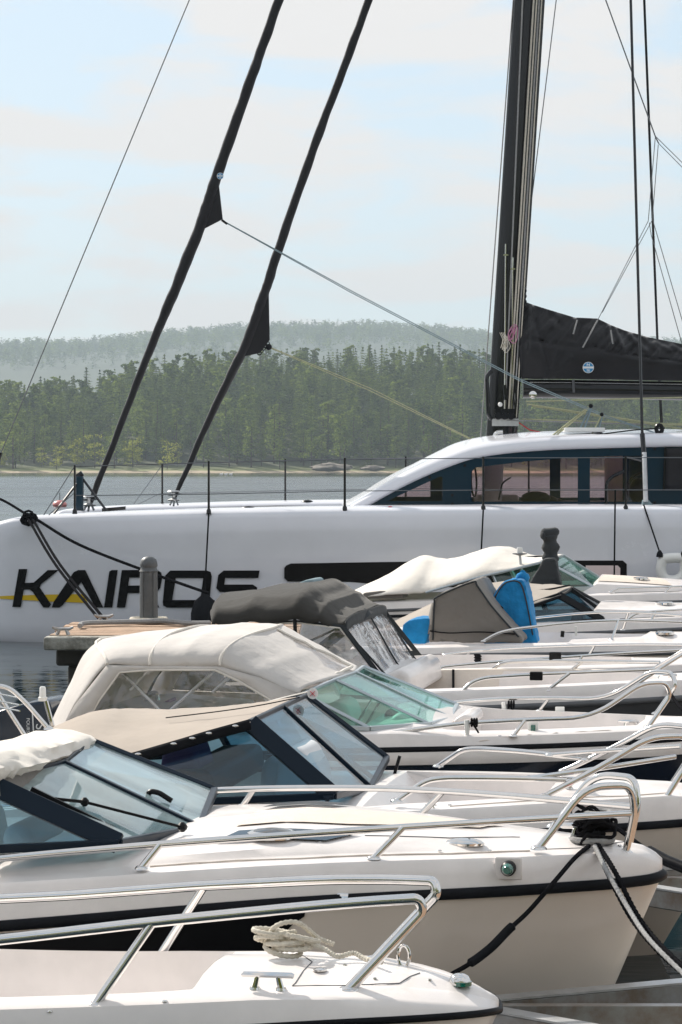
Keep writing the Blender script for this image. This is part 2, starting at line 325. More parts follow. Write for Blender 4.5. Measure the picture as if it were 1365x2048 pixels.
# terrain material: sand at the shoreline, moss and earth above
gm = bpy.data.materials.new('shore_ground'); gm.use_nodes = True; t = gm.node_tree; b = t.nodes['Principled BSDF']; b.inputs['Roughness'].default_value = .95
ge = t.nodes.new('ShaderNodeNewGeometry'); sp = t.nodes.new('ShaderNodeSeparateXYZ'); t.links.new(ge.outputs['Position'], sp.inputs[0])
n = t.nodes.new('ShaderNodeTexNoise'); n.inputs['Scale'].default_value = .12; n.inputs['Detail'].default_value = 5; t.links.new(ge.outputs['Position'], n.inputs['Vector'])
ma = t.nodes.new('ShaderNodeMath'); ma.operation = 'MULTIPLY_ADD'; ma.inputs[1].default_value = 1.0; t.links.new(n.outputs['Fac'], ma.inputs[0]); t.links.new(sp.outputs[2], ma.inputs[2])
r = t.nodes.new('ShaderNodeValToRGB'); e = r.color_ramp.elements; e[0].position = .20; e[0].color = (.34, .27, .19, 1); e[1].position = .30; e[1].color = (.13, .15, .045, 1); q = e.new(.7); q.color = (.05, .06, .025, 1)
mr = t.nodes.new('ShaderNodeMapRange'); mr.inputs[1].default_value = 0; mr.inputs[2].default_value = 4.2; t.links.new(ma.outputs[0], mr.inputs[0]); t.links.new(mr.outputs[0], r.inputs[0]); t.links.new(r.outputs[0], b.inputs['Base Color']); M['shore_ground'] = gm
mat('ridge_ground', (.022, .042, .016), .95, var=.4, vscale=.03)
def shore(x): return 826 + 7 * math.sin(x / 37.) + 5 * math.sin(x / 13. + 1) - 16 * sstep(15, 40, x) * (1 - sstep(60, 95, x))
CREST = [(-200, 15), (-118, 17), (-95, 20), (-75, 25), (-45, 29), (-10, 30), (25, 30), (55, 29), (110, 29), (200, 31)]
def near_z(x, y):
    d = y - shore(x)
    if d < 0: return max(-1.0, d * .05)
    ch = interp(CREST, x)[0]
    z = .9 * sstep(0, 14, d) + (ch - .9) * sstep(6, 210, d) ** .8
    return z + .8 * noise.noise(Vector((x * .05, y * .05, 0))) * sstep(5, 40, d)
tag(grid('shore_hill', 'shore_ground', -260, 260, 805, 1130, 130, 90, near_z), kind='structure')
RID = [(-520, 704), (0, 706), (150, 702), (250, 694), (400, 678), (600, 668), (800, 670), (960, 684), (1200, 700), (1500, 704), (2200, 720)]
def ridge_z(x, y):
    px = x / y * F + CX; top = (HY - interp(RID, px)[0]) * 4200 / F - 10
    return top * sstep(1400, 4180, y) * (1 - .2 * sstep(4210, 4500, y)) + 5 * noise.noise(Vector((x * .012, y * .012, 3))) * sstep(1400, 1700, y) - 1.2
tag(grid('far_ridge', 'ridge_ground', -1250, 1250, 1140, 4550, 90, 80, ridge_z), kind='structure')

# ------------------------------------------------------------------ trees
def tree_geo(kind, seed):
    rnd = random.Random(seed); V = []; Fc = []
    def leaf(p, s, n, e=1.0):
        n = Vector(n).normalized(); a = n.orthogonal().normalized(); a = Matrix.Rotation(rnd.random() * 6.28, 3, n) @ a; b = n.cross(a); i = len(V)
        V.extend([p + a * s * e, p + b * s * .55, p - a * s * e * rnd.uniform(.6, 1), p - b * s * rnd.uniform(.35, .6)]); Fc.append((i, i + 1, i + 2, i + 3))
    h = 1.0
    if kind == 'spruce':
        nl = 17
        for k in range(nl):
            tt = k / (nl - 1); z = lerp(.14, .985, tt); rad = .20 * (1 - tt) ** .78 * rnd.uniform(.75, 1.15) + .008
            nb = max(4, int(10 - 5 * tt))
            for j in range(nb):
                a = 6.28 * (j + rnd.random() * .8) / nb; rr = rad * rnd.uniform(.6, 1.2)
                for q in range(4):
                    f = (q + .6) / 3.6
                    p = Vector((math.cos(a) * rr * f, math.sin(a) * rr * f, z - rr * f * .38 + rnd.uniform(-.012, .012)))
                    leaf(p, .036 * (1.15 - .5 * f) * (1.1 - .5 * tt), (rnd.uniform(-.6, .6), rnd.uniform(-.6, .6), 1), 1.1)
        for k in range(5): leaf(Vector((0, 0, 1 - .015 * k)), .014, (rnd.uniform(-1, 1), rnd.uniform(-1, 1), .1), 1.5)
    else:
        if kind == 'pine':
            cl = [(rnd.uniform(-.15, .15) * (1.25 - z), rnd.uniform(-.15, .15) * (1.25 - z), z, rnd.uniform(.075, .125) * (1.35 - z)) for z in [lerp(.28, .95, i / 21) for i in range(22)]]
        else:
            cl = [(rnd.uniform(-.17, .17), rnd.uniform(-.17, .17), rnd.uniform(.10, .9), rnd.uniform(.08, .14)) for i in range(18)]
        for x, y, z, r_ in cl:
            for q in range(24):
                d = Vector((rnd.gauss(0, 1), rnd.gauss(0, 1), rnd.gauss(0, .7))).normalized() * r_ * rnd.uniform(.5, 1.1); d.z *= .62
                leaf(Vector((x, y, z)) + d, .029 if kind == 'pine' else .032, (rnd.gauss(0, 1), rnd.gauss(0, 1), rnd.gauss(.6, 1)))
    T = MB(); bend = rnd.uniform(-.02, .02)
    T.tube([(0, 0, -.04), (bend * .4, 0, .3), (bend, .01, .6), (bend * .5, 0, .97)], [.016, .013, .009, .003], 5)
    for k in range(5):
        a = rnd.random() * 6.28; z = rnd.uniform(.3, .8); T.tube([(bend, 0, z), (math.cos(a) * .09, math.sin(a) * .09, z + .05)], [.005, .002], 3)
    return V, Fc, T
KINDS = [('spruce', 11, 'needles'), ('spruce', 12, 'needles'), ('spruce', 13, 'needles_dark'), ('spruce', 14, 'needles_dark'), ('pine', 21, 'needles'), ('pine', 22, 'needles'), ('pine', 23, 'needles_dark'), ('birch', 31, 'birch_leaves'), ('birch', 32, 'birch_leaves')]
GEO = [tree_geo(k, s) for k, s, m in KINDS]
def mesh_of(name, V, Fc, m):
    me = bpy.data.meshes.new(name); me.from_pydata([tuple(v) for v in V], [], Fc); me.materials.append(M[m]); return me
crown_me = [mesh_of('crown', g[0], g[1], k[2]) for g, k in zip(GEO, KINDS)]
trunk_me = [mesh_of('trunk', g[2].v, g[2].f, 'bark_pale' if k[0] == 'birch' else 'bark') for g, k in zip(GEO, KINDS)]
TN = {'spruce': ('spruce_tree', 'spruce', 'pointed spruce in the wood across the water', 'spruces of the wood across the water'),
      'pine': ('pine_tree', 'pine', 'loose-crowned pine in the wood across the water', 'pines of the wood across the water'),
      'birch': ('birch_tree', 'birch', 'pale leafy tree across the water', 'pale leafy trees at the foot of the far wood')}
rnd = random.Random(5); spots = []
y = 834.0
while y < 1060:
    half = 1.12 * CX / F * y; x = -half + rnd.random() * 5
    while x < half + 14:
        xx, yy = x + rnd.uniform(-1.6, 1.6), y + rnd.uniform(-2, 2); d = yy - shore(xx)
        if d > 11: spots.append((xx, yy, d))
        x += rnd.uniform(4.8, 9.5)
    y += 7.2
big = []; rest = []
for xx, yy, d in spots:
    px = xx / yy * F + CX
    if d < 26: ki = rnd.choice([7, 8, 7, 8, 4, 5, 0]) if px < 360 else rnd.choice([0, 4, 5, 4, 6, 2, 7 if px > 820 else 1])
    else: ki = rnd.choice([0, 1, 2, 3, 2, 3, 0, 4, 5, 6, 6])
    hh = rnd.uniform(12, 21) if ki < 7 else rnd.uniform(8, 13.5)
    if d < 26: hh *= rnd.uniform(.65, .95)
    it = (xx, yy, near_z(xx, yy), hh, rnd.uniform(.95, 1.45), rnd.random() * 6.28, ki)
    vis = -10 < px < 1375 and not (1070 < px and yy > 980)
    (big if vis and (d < 44 or 176 < d < 206) else rest).append(it)
rnd.shuffle(big)
cnt = {'spruce': 0, 'pine': 0, 'birch': 0}; keep = []
for it in big:
    k = KINDS[it[6]][0]
    if cnt[k] < 120: cnt[k] += 1; keep.append(it)
    else: rest.append(it)
for x_, y_, z_, hh, wd, rot, ki in keep:
    nm, ct, lb, gr = TN[KINDS[ki][0]]
    pxx = x_ / y_ * F + CX; whr = ' left of the furled headsails' if pxx < 230 else ' seen between the furled headsails' if pxx < 430 else ' right of the furled headsails' if pxx < 980 else ' seen beneath the boom'
    lb = ('waterside ' if y_ - shore(x_) < 60 else 'skyline ') + lb + whr
    e_ = thing(nm, lb, ct, (x_, y_, z_), rot, gr); e_.scale = (hh * wd, hh * wd, hh)
    for nme, me in (('crown', crown_me[ki]), ('trunk', trunk_me[ki])):
        c_ = bpy.data.objects.new(nme, me); col.objects.link(c_); c_.parent = e_
def scatter(name, items, label, simple=False):
    """many trees joined into one object, one material slot per kind"""
    Vs, Fs, Ms = [], [], []; base = 0; mats = ['needles', 'needles_dark', 'birch_leaves', 'bark']
    cache = {}
    for ki, g in enumerate(GEO):
        fa = np.array(g[1]); va = np.array([tuple(v) for v in g[0]])
        if simple:
            sel = np.random.RandomState(ki).permutation(len(fa))[:90]; va = va[fa[sel].ravel()].reshape(-1, 4, 3); c = va.mean(1, keepdims=True); va = (c + (va - c) * 1.7).reshape(-1, 3); fa = np.arange(len(va)).reshape(-1, 4)
        cache[ki] = (va, fa)
    for x_, y_, z_, hh, wd, rot, ki in items:
        va, fa = cache[ki]; c, s = math.cos(rot), math.sin(rot)
        q = np.empty_like(va); q[:, 0] = (va[:, 0] * c - va[:, 1] * s) * hh * wd + x_; q[:, 1] = (va[:, 0] * s + va[:, 1] * c) * hh * wd + y_; q[:, 2] = va[:, 2] * hh + z_
        Vs.append(q); Fs.append(fa + base); base += len(va); Ms += [mats.index(KINDS[ki][2])] * len(fa)
    V = np.concatenate(Vs); Fa = np.concatenate(Fs); me = bpy.data.meshes.new(name)
    me.vertices.add(len(V)); me.vertices.foreach_set('co', V.ravel()); me.loops.add(Fa.size); me.loops.foreach_set('vertex_index', Fa.ravel().astype(np.int32))
    me.polygons.add(len(Fa)); me.polygons.foreach_set('loop_start', np.arange(0, Fa.size, 4, dtype=np.int32)); me.polygons.foreach_set('loop_total', np.full(len(Fa), 4, dtype=np.int32))
    me.polygons.foreach_set('material_index', np.array(Ms, dtype=np.int32)); me.update(calc_edges=True); me.validate()
    for m in mats: me.materials.append(M[m])
    o = bpy.data.objects.new(name, me); col.objects.link(o); return tag(o, label, 'forest', kind='stuff')
scatter('forest', rest, 'dense mixed green wood covering the slope across the water')
fr = []
for k in range(3200):
    yy = 3000 + 1190 * rnd.random() ** .5; xx = rnd.uniform(-1.2, 1.2) * CX / F * yy
    fr.append((xx, yy, ridge_z(xx, yy) - .5, rnd.uniform(15, 27), rnd.uniform(1.2, 1.9), rnd.random() * 6.28, rnd.choice([2, 3, 4, 5, 6, 6])))
scatter('ridge_forest', fr, 'hazy blue-green wood on the far ridge', simple=True)
# unseen bank and trees added behind the camera, darkening reflections and camera-facing sides
tag(grid('added_bank', 'shore_ground', -70, 70, -58, -2.5, 30, 14, lambda x, y: .8 + 5 * sstep(-8, -50, y) if y < -8 else .8), kind='structure')
scatter('added_trees', [(rnd.uniform(-65, 65), rnd.uniform(-50, -18), 1.0, rnd.uniform(9, 15), rnd.uniform(1.2, 1.7), rnd.random() * 6.28, rnd.choice([7, 8, 4, 5])) for _ in range(90)], 'unseen belt of trees added behind the viewer to darken reflections')
# shoreline boulders and a rock face
def boulder(name, px, py, Y, sx_, sz_, label, seed):
    p = P(px, py, Y); b = MB(); b.ball((0, 0, 0), 1, n=26)
    for i, v in enumerate(b.v):
        v *= 1 + .4 * noise.noise(v * 1.3 + Vector((seed, 0, 0))) + .25 * noise.noise(v * 3.1 + Vector((seed, 4, 0))); b.v[i] = Vector((v.x * sx_, v.y * sx_ * .7, v.z * sz_))
    o = b.build(name, 'rock', sharp=60); o.location = (p.x, Y, max(p.z, near_z(p.x, Y)) ); return tag(o, label, 'rock')
boulder('shore_rock', 660, 935, 824, 6.5, 1.3, 'low broad grey rock slab at the far shoreline, left of the cabin', 1)
boulder('shore_rock', 745, 936, 825, 3.4, .9, 'small low rock at the far shoreline beside the broad slab', 2)
boulder('shore_rock', 890, 925, 826, 5, 1.8, 'large pale rock at the far shoreline just above the cabin roof', 3)
# mooring buoy and gulls on the lake
b = MB(); b.ball((0, 0, .12), .42, (1, 1, .6)); bu = thing('mooring_buoy', 'small pink mooring buoy floating off the catamaran bow', 'buoy', P(120, 1000, 150).to_2d().to_3d())
b.build('float', 'buoy', bu); MB().tube([(0, 0, .3), (0, 0, .8)], .03).build('pole', 'wire', bu)
for i, (px, nm) in enumerate(((443, 'leftmost'), (452, 'middle'), (462, 'rightmost'))):
    g = MB(); g.ball((0, 0, .12), .28, (1.5, .7, .75), 10); g.ball((.36, 0, .36), .13, n=8); q = P(px, 945, 640)
    o = g.build('gull', 'gull'); o.location = (q.x, 640, 0); tag(o, nm + ' of three white gulls resting on the far water', 'gull')
# ------------------------------------------------------------------ the large catamaran
CY = 38.9; CL = Vector((3.0, CY, 0)); NEAR = 34.70
cat = thing('sailing_catamaran', 'large white sailing catamaran lettered KAIROS with black rig, moored behind the motorboats', 'catamaran', CL)
def C(px, py, Y): return P(px, py, Y) - CL
def cx(px, Y): return (px - CX) / F * Y
BOW = -4.95; STERN = 16.0
SHEER = [(-4.95, 1.30), (-4.90, 1.45), (-4.75, 1.555), (-4.5, 1.63), (-4.1, 1.675), (-3.2, 1.715), (-1.7, 1.765), (0, 1.795), (3, 1.815), (16, 1.80)]
def cat_hull(yc, side, name='hull'):
    us = [BOW + d for d in (0, .03, .08, .16, .3, .5, .8, 1.2, 1.8, 2.5, 3.3, 4.5, 6, 8, 10, 13, 16, 19, 20.9)]
    rings = []
    for x in us:
        d = x - BOW; hw = .92 * min(1, (d / 4.2)) ** .42 if d > 0 else .02; z = interp(SHEER, x)[0]; kz = -.55 * min(1, d / 1.5)
        bx = x
        sec = [(0, z + .05), (.55 * hw, z + .045), (.84 * hw, z + .02), (.93 * hw, z - .02), (.97 * hw, z - .09), (.992 * hw, z - .24), (.998 * hw, z - .29), (hw, z * .62), (.99 * hw, z * .42), (.955 * hw, .25), (.9 * hw, .06), (.6 * hw, kz * .6), (0, kz)]
        pts = [Vector((bx, yc - a, h)) - CL for a, h in sec] + [Vector((bx, yc + a, h)) - CL for a, h in sec[-2:0:-1]]
        rings.append(pts)
    b = MB(); b.loft(rings, True, True, True); return b.build(name, 'yacht_white', cat, sharp=50)
hullN = cat_hull(NEAR + .92, 1); hullF = cat_hull(2 * CY - NEAR - .92, -1)
def hullY(x, z):      # outer face of the near hull
    d = x - BOW; hw = .92 * min(1, d / 4.2) ** .42; return NEAR + .92 - hw * interp([(0, .92), (.4, .975), (.75, .992), (1.1, 1.0), (1.45, .995), (1.6, .97), (1.9, .85)], z)[0]
def on_hull(px, py, off=.004):
    x = cx(px, NEAR + .2)
    for _ in range(4):
        Y = hullY(x, H - (py - HY) / F * (NEAR + .1)) - off; x = cx(px, Y)
    return Vector((x, Y, H - (py - HY) / F * Y)) - CL
def decal(name, contours, m, parent, off, sub=True):
    v, f = shape2d([[(x / 100, -y / 100) for x, y in c] for c in contours], .0)
    b = MB(); b.add([on_hull(q.x * 100, -q.y * 100, off) for q in v], f); return b.build(name, m, parent, smooth=False)
def dens(c, n=4):
    o = []
    for (a, b), (p, q) in zip(c, c[1:] + c[:1]):
        for k in range(n): o.append((lerp(a, p, k / n), lerp(b, q, k / n)))
    return o
LET = [[[(38, 1138), (55, 1138), (50, 1166), (68, 1165), (96, 1140), (118, 1140), (82, 1169), (80, 1175), (103, 1209), (98, 1215), (87, 1215), (66, 1184), (60, 1179), (48, 1179), (42, 1214), (25, 1214)]],
       [[(104, 1215), (119, 1215), (126, 1210), (163, 1164), (191, 1215), (207, 1215), (171, 1140), (157, 1140), (148, 1144), (107, 1205)]],
       [[(219, 1143), (224, 1140), (236, 1140), (225, 1215), (208.5, 1215)]],
       [[(244, 1140), (315, 1140), (323, 1145), (325, 1156), (321, 1176), (314, 1184), (305, 1186), (319, 1215), (301, 1215), (287, 1186), (256, 1186), (251, 1215), (234, 1215)], [(259, 1155), (308, 1155), (304, 1171), (257, 1171)]],
       [[(341, 1141), (414, 1141), (422, 1144), (424, 1153), (419, 1206), (411, 1215), (334, 1215), (327, 1211), (326, 1204), (331, 1151)], [(352, 1156), (407, 1156), (401, 1200), (345, 1200)]],
       [[(448, 1141), (520, 1141), (517, 1156), (451, 1156), (449, 1169), (506, 1169), (515, 1175), (511, 1205), (503, 1215), (430, 1215), (433, 1200), (496, 1200), (499, 1184), (440, 1184), (433, 1176), (437, 1150)]]]
for L_, ch in zip(LET, 'KAIROS'): decal('letter', [dens(c, 2) for c in L_], 'letter_black', hullN, .017)
b = MB(); b.loft([[on_hull(lerp(-30, 176, k / 40) - (9 if e_ == 0 and k == 40 else 0), interp([(-30, 1193.5, 1195.5), (25, 1191, 1199), (100, 1189, 1203), (176, 1188, 1206)], lerp(-30, 176, k / 40))[0 if e_ == 0 else 1], .010) for e_ in (0, 1)] for k in range(41)]); b.build('swoosh', 'letter_yellow', hullN)
# long dark hull window with pale panes at its ends
decal('hull_window', [dens([(573, 1131), (582, 1127), (760, 1124), (1000, 1121), (1246, 1121), (1254, 1128), (1254, 1172), (1246, 1180), (1100, 1182), (760, 1169), (700, 1164), (576, 1163), (569, 1156), (569, 1136)], 6)], 'letter_black', hullN, .004)
decal('window_pane', [dens([(1172, 1131), (1236, 1131), (1241, 1136), (1241, 1165), (1236, 1169), (1172, 1168)], 3)], 'cabin_pink', hullN, .008)
decal('hatch_seam', [dens([(1257, 1020), (1258, 1062), (1264, 1067), (1326, 1067), (1331, 1062), (1333, 1020)], 2), dens([(1259, 1020), (1260, 1061), (1265, 1065), (1325, 1065), (1329, 1061), (1331, 1020)], 2)], 'rubber_grey', hullN, .004)
# bridge deck, crossbeam, trampoline, longeron
b = MB(); b.box(Vector((1.2, NEAR + 1.7, 1.0)) - CL, Vector((14.5, 2 * CY - NEAR - 1.7, 1.78)) - CL); b.build('bridge_deck', 'yacht_white', cat, bevel=.1)
b = MB(); b.tube([Vector((-2.35, NEAR + .9, 1.45)) - CL, Vector((-2.35, 2 * CY - NEAR - .9, 1.45)) - CL], .12, 14); b.build('crossbeam', 'yacht_white', cat)
b = MB(); b.tube([Vector((-4.8, CY, 1.5)) - CL, Vector((-2.4, CY, 1.5)) - CL, Vector((1.2, CY, 1.45)) - CL], .08, 12); b.build('longeron', 'carbon', cat)
b = MB()
for i in range(24):
    x = lerp(-2.3, 1.2, i / 23); b.bar(Vector((x, NEAR + 1.75, 1.52)) - CL, Vector((x, 2 * CY - NEAR - 1.75, 1.52)) - CL, .03, .01)
for i in range(34):
    y_ = lerp(NEAR + 1.75, 2 * CY - NEAR - 1.75, i / 33); b.bar(Vector((-2.35, y_, 1.532)) - CL, Vector((1.2, y_, 1.532)) - CL, .03, .01)
b.build('trampoline', 'rubber_grey', cat, smooth=False)
# deckhouse: two glazed sides with openings, roof, panes
HN, HF = 36.45, 2 * CY - 36.45
OUT = [(712, 1014), (735, 999), (770, 980), (830, 950), (900, 921), (960, 904), (1060, 892), (1200, 886), (1420, 884), (1700, 905), (1700, 1014)]
HOL = [[(776, 1002), (790, 995), (880, 953), (885, 954), (885, 1002)], [(943, 1003), (943, 944), (951, 935), (1050, 923), (1156, 914), (1156, 1003)], [(1180, 1004), (1180, 913), (1287, 911), (1287, 1004)], [(1420, 1004), (1420, 912), (1600, 920), (1600, 1004)]]
def hp(c): return [(cx(px, HN), H - (py - HY) / F * HN) for px, py in c]
house = None
for Yh in (HN, HF):
    v, f = shape2d([hp(OUT)] + [hp(h) for h in HOL], .05); b = MB(); b.add([Vector((q.x, Yh + q.z, q.y)) - CL for q in v], f); hs = b.build('deckhouse_side', 'house_blue', cat, smooth=False)
    for h in HOL:
        b = MB(); b.prism([Vector((x, Yh - .004, z)) - CL for x, z in hp(h)], (0, .008, 0)); b.build('window_pane', 'glass_pink', hs, smooth=False)
    if Yh == HN:
        b = MB()
        for px, py in ((740, 1008), (800, 1009), (905, 1008), (1090, 1009), (1168, 1009), (930, 931), (905, 990), (860, 955), (1000, 905), (1100, 898), (1222, 897), (1310, 898), (1310, 1005), (1030, 904)):
            q = P(px, py, HN - .025) - CL; b.lathe(q, [(.022, 0), (.022, .006), (.012, .012)], 8, 'Y')
        b.build('bolt', 'frame_black', hs)['kind'] = 'stuff'
RE = [(700, 1016), (735, 997), (770, 977), (830, 946), (900, 917), (960, 899), (1060, 887), (1200, 881), (1420, 879), (1700, 898)]
rings = []
for i, (px, py) in enumerate(RE):
    q = P(px, py, HN); x, z = q.x, q.z; cw = .15 * sstep(2, 6, i); hw = CY - HN
    prof = [(-hw - .03, -.10), (-hw - .05, -.06), (-hw - .03, -.01), (-hw + .10, .05 * sstep(0, 3, i)), (-hw * .7, cw * .52), (-hw * .35, cw * .85), (0, cw)]
    full = prof + [(-a, h) for a, h in prof[-2::-1]]
    rings.append([Vector((x - .10 * (1 - (a / hw) ** 2) * (i < 7), CY + a, z + h)) - CL for a, h in full])
b = MB()
fine = [cr([r[k] for r in rings], 4) for k in range(len(rings[0]))]
b.loft([[fine[k][i] for k in range(len(fine))] for i in range(len(fine[0]))]); b.build('roof', 'yacht_white', cat, solid=.05, sharp=60)
# inside and around the saloon
b = MB(); b.tube([C(985, 1004, 38.2), C(990, 900, 38.2)], .14, 16); b.build('mast_post', 'plastic_white', cat)
b = MB(); b.box(C(1215, 1006, 38.5), C(1240, 905, 38.9)); b.build('cabin_bulkhead', 'cabin_pink', cat)
b = MB(); b.box(C(955, 1007, 39.2), C(1030, 988, 40.2)); b.build('chart_table', 'plastic_white', cat, bevel=.05)
b = MB(); b.ball(C(1072, 996, 38.4), .17, (1.3, 1, .6)); b.ball(C(1085, 1000, 38.6), .15, (1.6, 1, .5)); b.ball(C(1105, 1002, 38.7), .1, (1.6, 1, .5)); b.build('deck_bag', 'cabin_dark', cat)
b = MB(); b.box(C(1050, 1010, 38.0), C(1330, 1001, 39.5)); b.build('saloon_table', 'cabin_dark', cat, bevel=.02)
b = MB(); b.tube([C(948, 955, 38.3) + Vector((math.cos(a) * .04, math.sin(a) * .17, math.sin(a) * .23 - .05)) for a in [k * 6.283 / 20 for k in range(20)]], .014, 6, closed=True); b.build('steering_wheel', 'cabin_dark', cat)
b = MB(); b.tube(fillet([C(998, 1000, 37.6), C(1005, 965, 37.6), C(1022, 955, 37.6)], .1), .012, 6); b.build('reading_lamp', 'cabin_dark', cat)
# side deck hand rail and furled window blind
for px0 in (1213, 1255):
    b = MB(); b.tube(fillet([C(px0, 1012, 36.2 if px0 < 1230 else 37.6), C(px0, 966, 36.2 if px0 < 1230 else 37.6), C(px0 + 12, 953, 36.2 if px0 < 1230 else 37.6), C(px0 + 36, 942, 36.2 if px0 < 1230 else 37.6)], .12), .022, 8); b.build('hand_rail', 'carbon', cat)
b = MB(); b.ball(C(1278, 983, 38.0), .15, (1, .8, 1.4)); b.build('fender_bag', 'cabin_dark', cat)
v = []; b = MB()
for j in range(8):
    row = []
    for i in range(9):
        px, py = lerp(1329, 1420, i / 8), lerp(897, 979, j / 7); q = C(px, py, HN - .06); q.y += .03 * noise.noise(Vector((px * .03, py * .06, 1))); row.append(q)
    v.append(row)
b.loft(v); b.build('window_blind', 'sailcloth_black', cat, solid=.01)
b = MB(); b.tube([C(1331, 895, HN - .07), C(1328, 979, HN - .07)], .016, 6); b.build('blind_batten', 'carbon', cat)
# mast, boom, sail cover
def mast_pt(z): return Vector((2.40 + (z - 2.8) * .0635, CY, z)) - CL
rings = []
for z in (2.70, 3.2, 4, 6, 9, 13, 18, 23, 27):
    c = mast_pt(z); k = 1 if z < 18 else lerp(1, .55, (z - 18) / 9)
    rings.append([c + Vector((math.cos(a) * .235 * k, math.sin(a) * .14 * k * (1 if math.cos(a) < .2 else max(.25, 1.15 - math.cos(a))), 0)) for a in [i * 6.2832 / 24 for i in range(24)]])
b = MB(); b.loft(rings, True, True, True); mast = b.build('mast', 'carbon', cat, sharp=50)
b = MB(); b.lathe(mast_pt(2.70) + Vector((0, 0, -.12)), [(.30, 0), (.30, .10), (.26, .16), (.25, .22)], 20); b.build('mast_step', 'aluminium', cat)
b = MB(); b.box(C(934, 893, 38.7), C(960, 884, 39.2)); b.box(C(952, 885, 38.6), C(972, 877, 39.3)); b.build('roof_fairlead', 'yacht_white', cat, bevel=.03)
def line(name, pts, r_, m, sag=0, parent=None, n=6, seg=12):
    pts = [Vector(q) for q in pts]
    if sag:
        a, e_ = pts[0], pts[-1]; pts = [a.lerp(e_, k / seg) - Vector((0, 0, sag * 4 * (k / seg) * (1 - k / seg))) for k in range(seg + 1)]
    return MB().tube(pts, r_, n).build(name, m, parent or cat)
YM = CY - .16
for (x0, x1, m_, r_) in ((1010, 1028 + 18, 'rope_grey', .012), (1017, 1068, 'rope_white', .014), (1022, 1074, 'rope_white', .011), (1028, 1079, 'rope_grey', .012), (1033, 1084, 'rope_white', .009)):
    line('halyard', [C(x0, 835, YM), C(x1, 0, YM - .02), C(x1 + 30, -480, YM)], r_, m_)
line('halyard', [C(961, 884, CY), C(1027, 0, CY), C(1063, -500, CY)], .009, 'rope_grey'); line('halyard', [C(1060, 430, CY), C(1113, 0, CY), C(1170, -470, CY)], .008, 'wire')
line('track_rod', [C(1010, 830, YM - .03), C(1012, 488, YM - .03)], .011, 'steel'); line('track_rod', [C(1024, 830, YM - .03), C(1026, 515, YM - .03)], .011, 'steel')
for px, py in ((1012, 510), (1026, 538)): b = MB(); b.bar(C(px - 5, py, YM - .045), C(px + 5, py, YM - .045), .02, .02); b.build('track_stop', 'steel', cat)
# clutch blocks, mast fittings
b = MB()
for i, px in enumerate((997, 1010, 1023)):
    b.lathe(C(px, 832, YM - .05), [(.055, -.06), (.055, .02), (.03, .03)], 14, 'Y'); b.box(C(px - 6, 826, YM - .05), C(px + 6, 818, YM + .05))
b.build('halyard_block', 'frame_black', cat)
b = MB(); b.box(C(985, 852, YM - .02), C(1036, 838, YM + .2)); b.build('block_bracket', 'aluminium', cat)
line('vang_tube', [C(1013, 800, YM - .05), C(1009, 770, YM - .05)], .03, 'carbon')
b = MB(); b.ball(C(1001, 809, YM - .06), .035); b.build('ball_block', 'plastic_white', cat)
b = MB(); b.tube(fillet([C(983, 838, CY - .3), C(977, 830, CY - .35), C(974, 752, CY - .35), C(983, 742, CY - .3)], .12), .03, 8); b.build('winch_handle_holder', 'carbon', cat)
b = MB(); b.tube(fillet([C(989, 880, CY - .4), C(993, 866, CY - .4), C(1006, 865, CY - .4)], .06), .04, 10); b.build('cable_vent', 'steel', cat)
line('boom_vang', [C(1027, 872, YM), C(1033, 800, YM), C(1031, 756, YM)], .022, 'carbon'); line('boom_vang', [C(1033, 850, YM), C(1028, 790, YM), C(1036, 750, YM)], .014, 'carbon')
b = MB(); bp_ = [C(1046, 778, CY), C(1120, 778, CY), C(1365, 782, CY), C(1750, 790, CY)]
rings = [[p + Vector((0, math.cos(a) * .17, math.sin(a) * .14)) for a in [i * 6.2832 / 16 for i in range(16)]] for p in bp_]; b.loft(rings, True, True, True); b.build('boom', 'carbon', cat)
line('boom_track', [C(1060, 764, CY - .12), C(1365, 768, CY - .12), C(1700, 772, CY - .12)], .014, 'steel')
b = MB(); b.lathe(C(1066, 790, CY - .18), [(.04, -.03), (.06, 0), (.06, .03), (.03, .04)], 14, 'Y'); b.build('boom_sheave', 'steel', cat)
b = MB(); b.bar(C(1147, 760, CY - .2), C(1148, 785, CY - .19), .03, .02); b.build('boom_strap', 'rubber_grey', cat)
TOP = [(1036, 640), (1043, 612), (1052, 604), (1068, 610), (1100, 620), (1150, 635), (1195, 637), (1222, 650), (1250, 661), (1300, 675), (1365, 688), (1450, 698), (1600, 712), (1760, 722)]
BOT = [(1041, 750), (1044, 758), (1052, 757), (1068, 758), (1100, 758), (1150, 758), (1195, 759), (1222, 759), (1250, 760), (1300, 761), (1365, 762), (1450, 765), (1600, 770), (1760, 776)]
def xs_(tab, t):
    i = min(len(tab) - 2, int(t)); return lerp(tab[i][0], tab[i + 1][0], t - i), lerp(tab[i][1], tab[i + 1][1], t - i)
CREASE = [(1150, 640, 1143, 668, .05), (1166, 642, 1150, 680, -.04), (1218, 655, 1222, 690, .06), (1232, 660, 1246, 695, .06), (1240, 662, 1232, 690, -.04), (1258, 668, 1290, 700, .06), (1275, 672, 1262, 702, -.04), (1285, 674, 1318, 700, .05), (1310, 684, 1340, 700, .06), (1330, 688, 1322, 702, -.04), (1345, 692, 1375, 706, .06), (1115, 628, 1106, 652, .04), (1100, 625, 1122, 650, -.03), (1190, 640, 1180, 660, .05), (1060, 620, 1056, 700, .05), (1070, 640, 1100, 740, -.03), (1120, 700, 1090, 752, .03), (1140, 715, 1100, 755, .025)]
rings = []
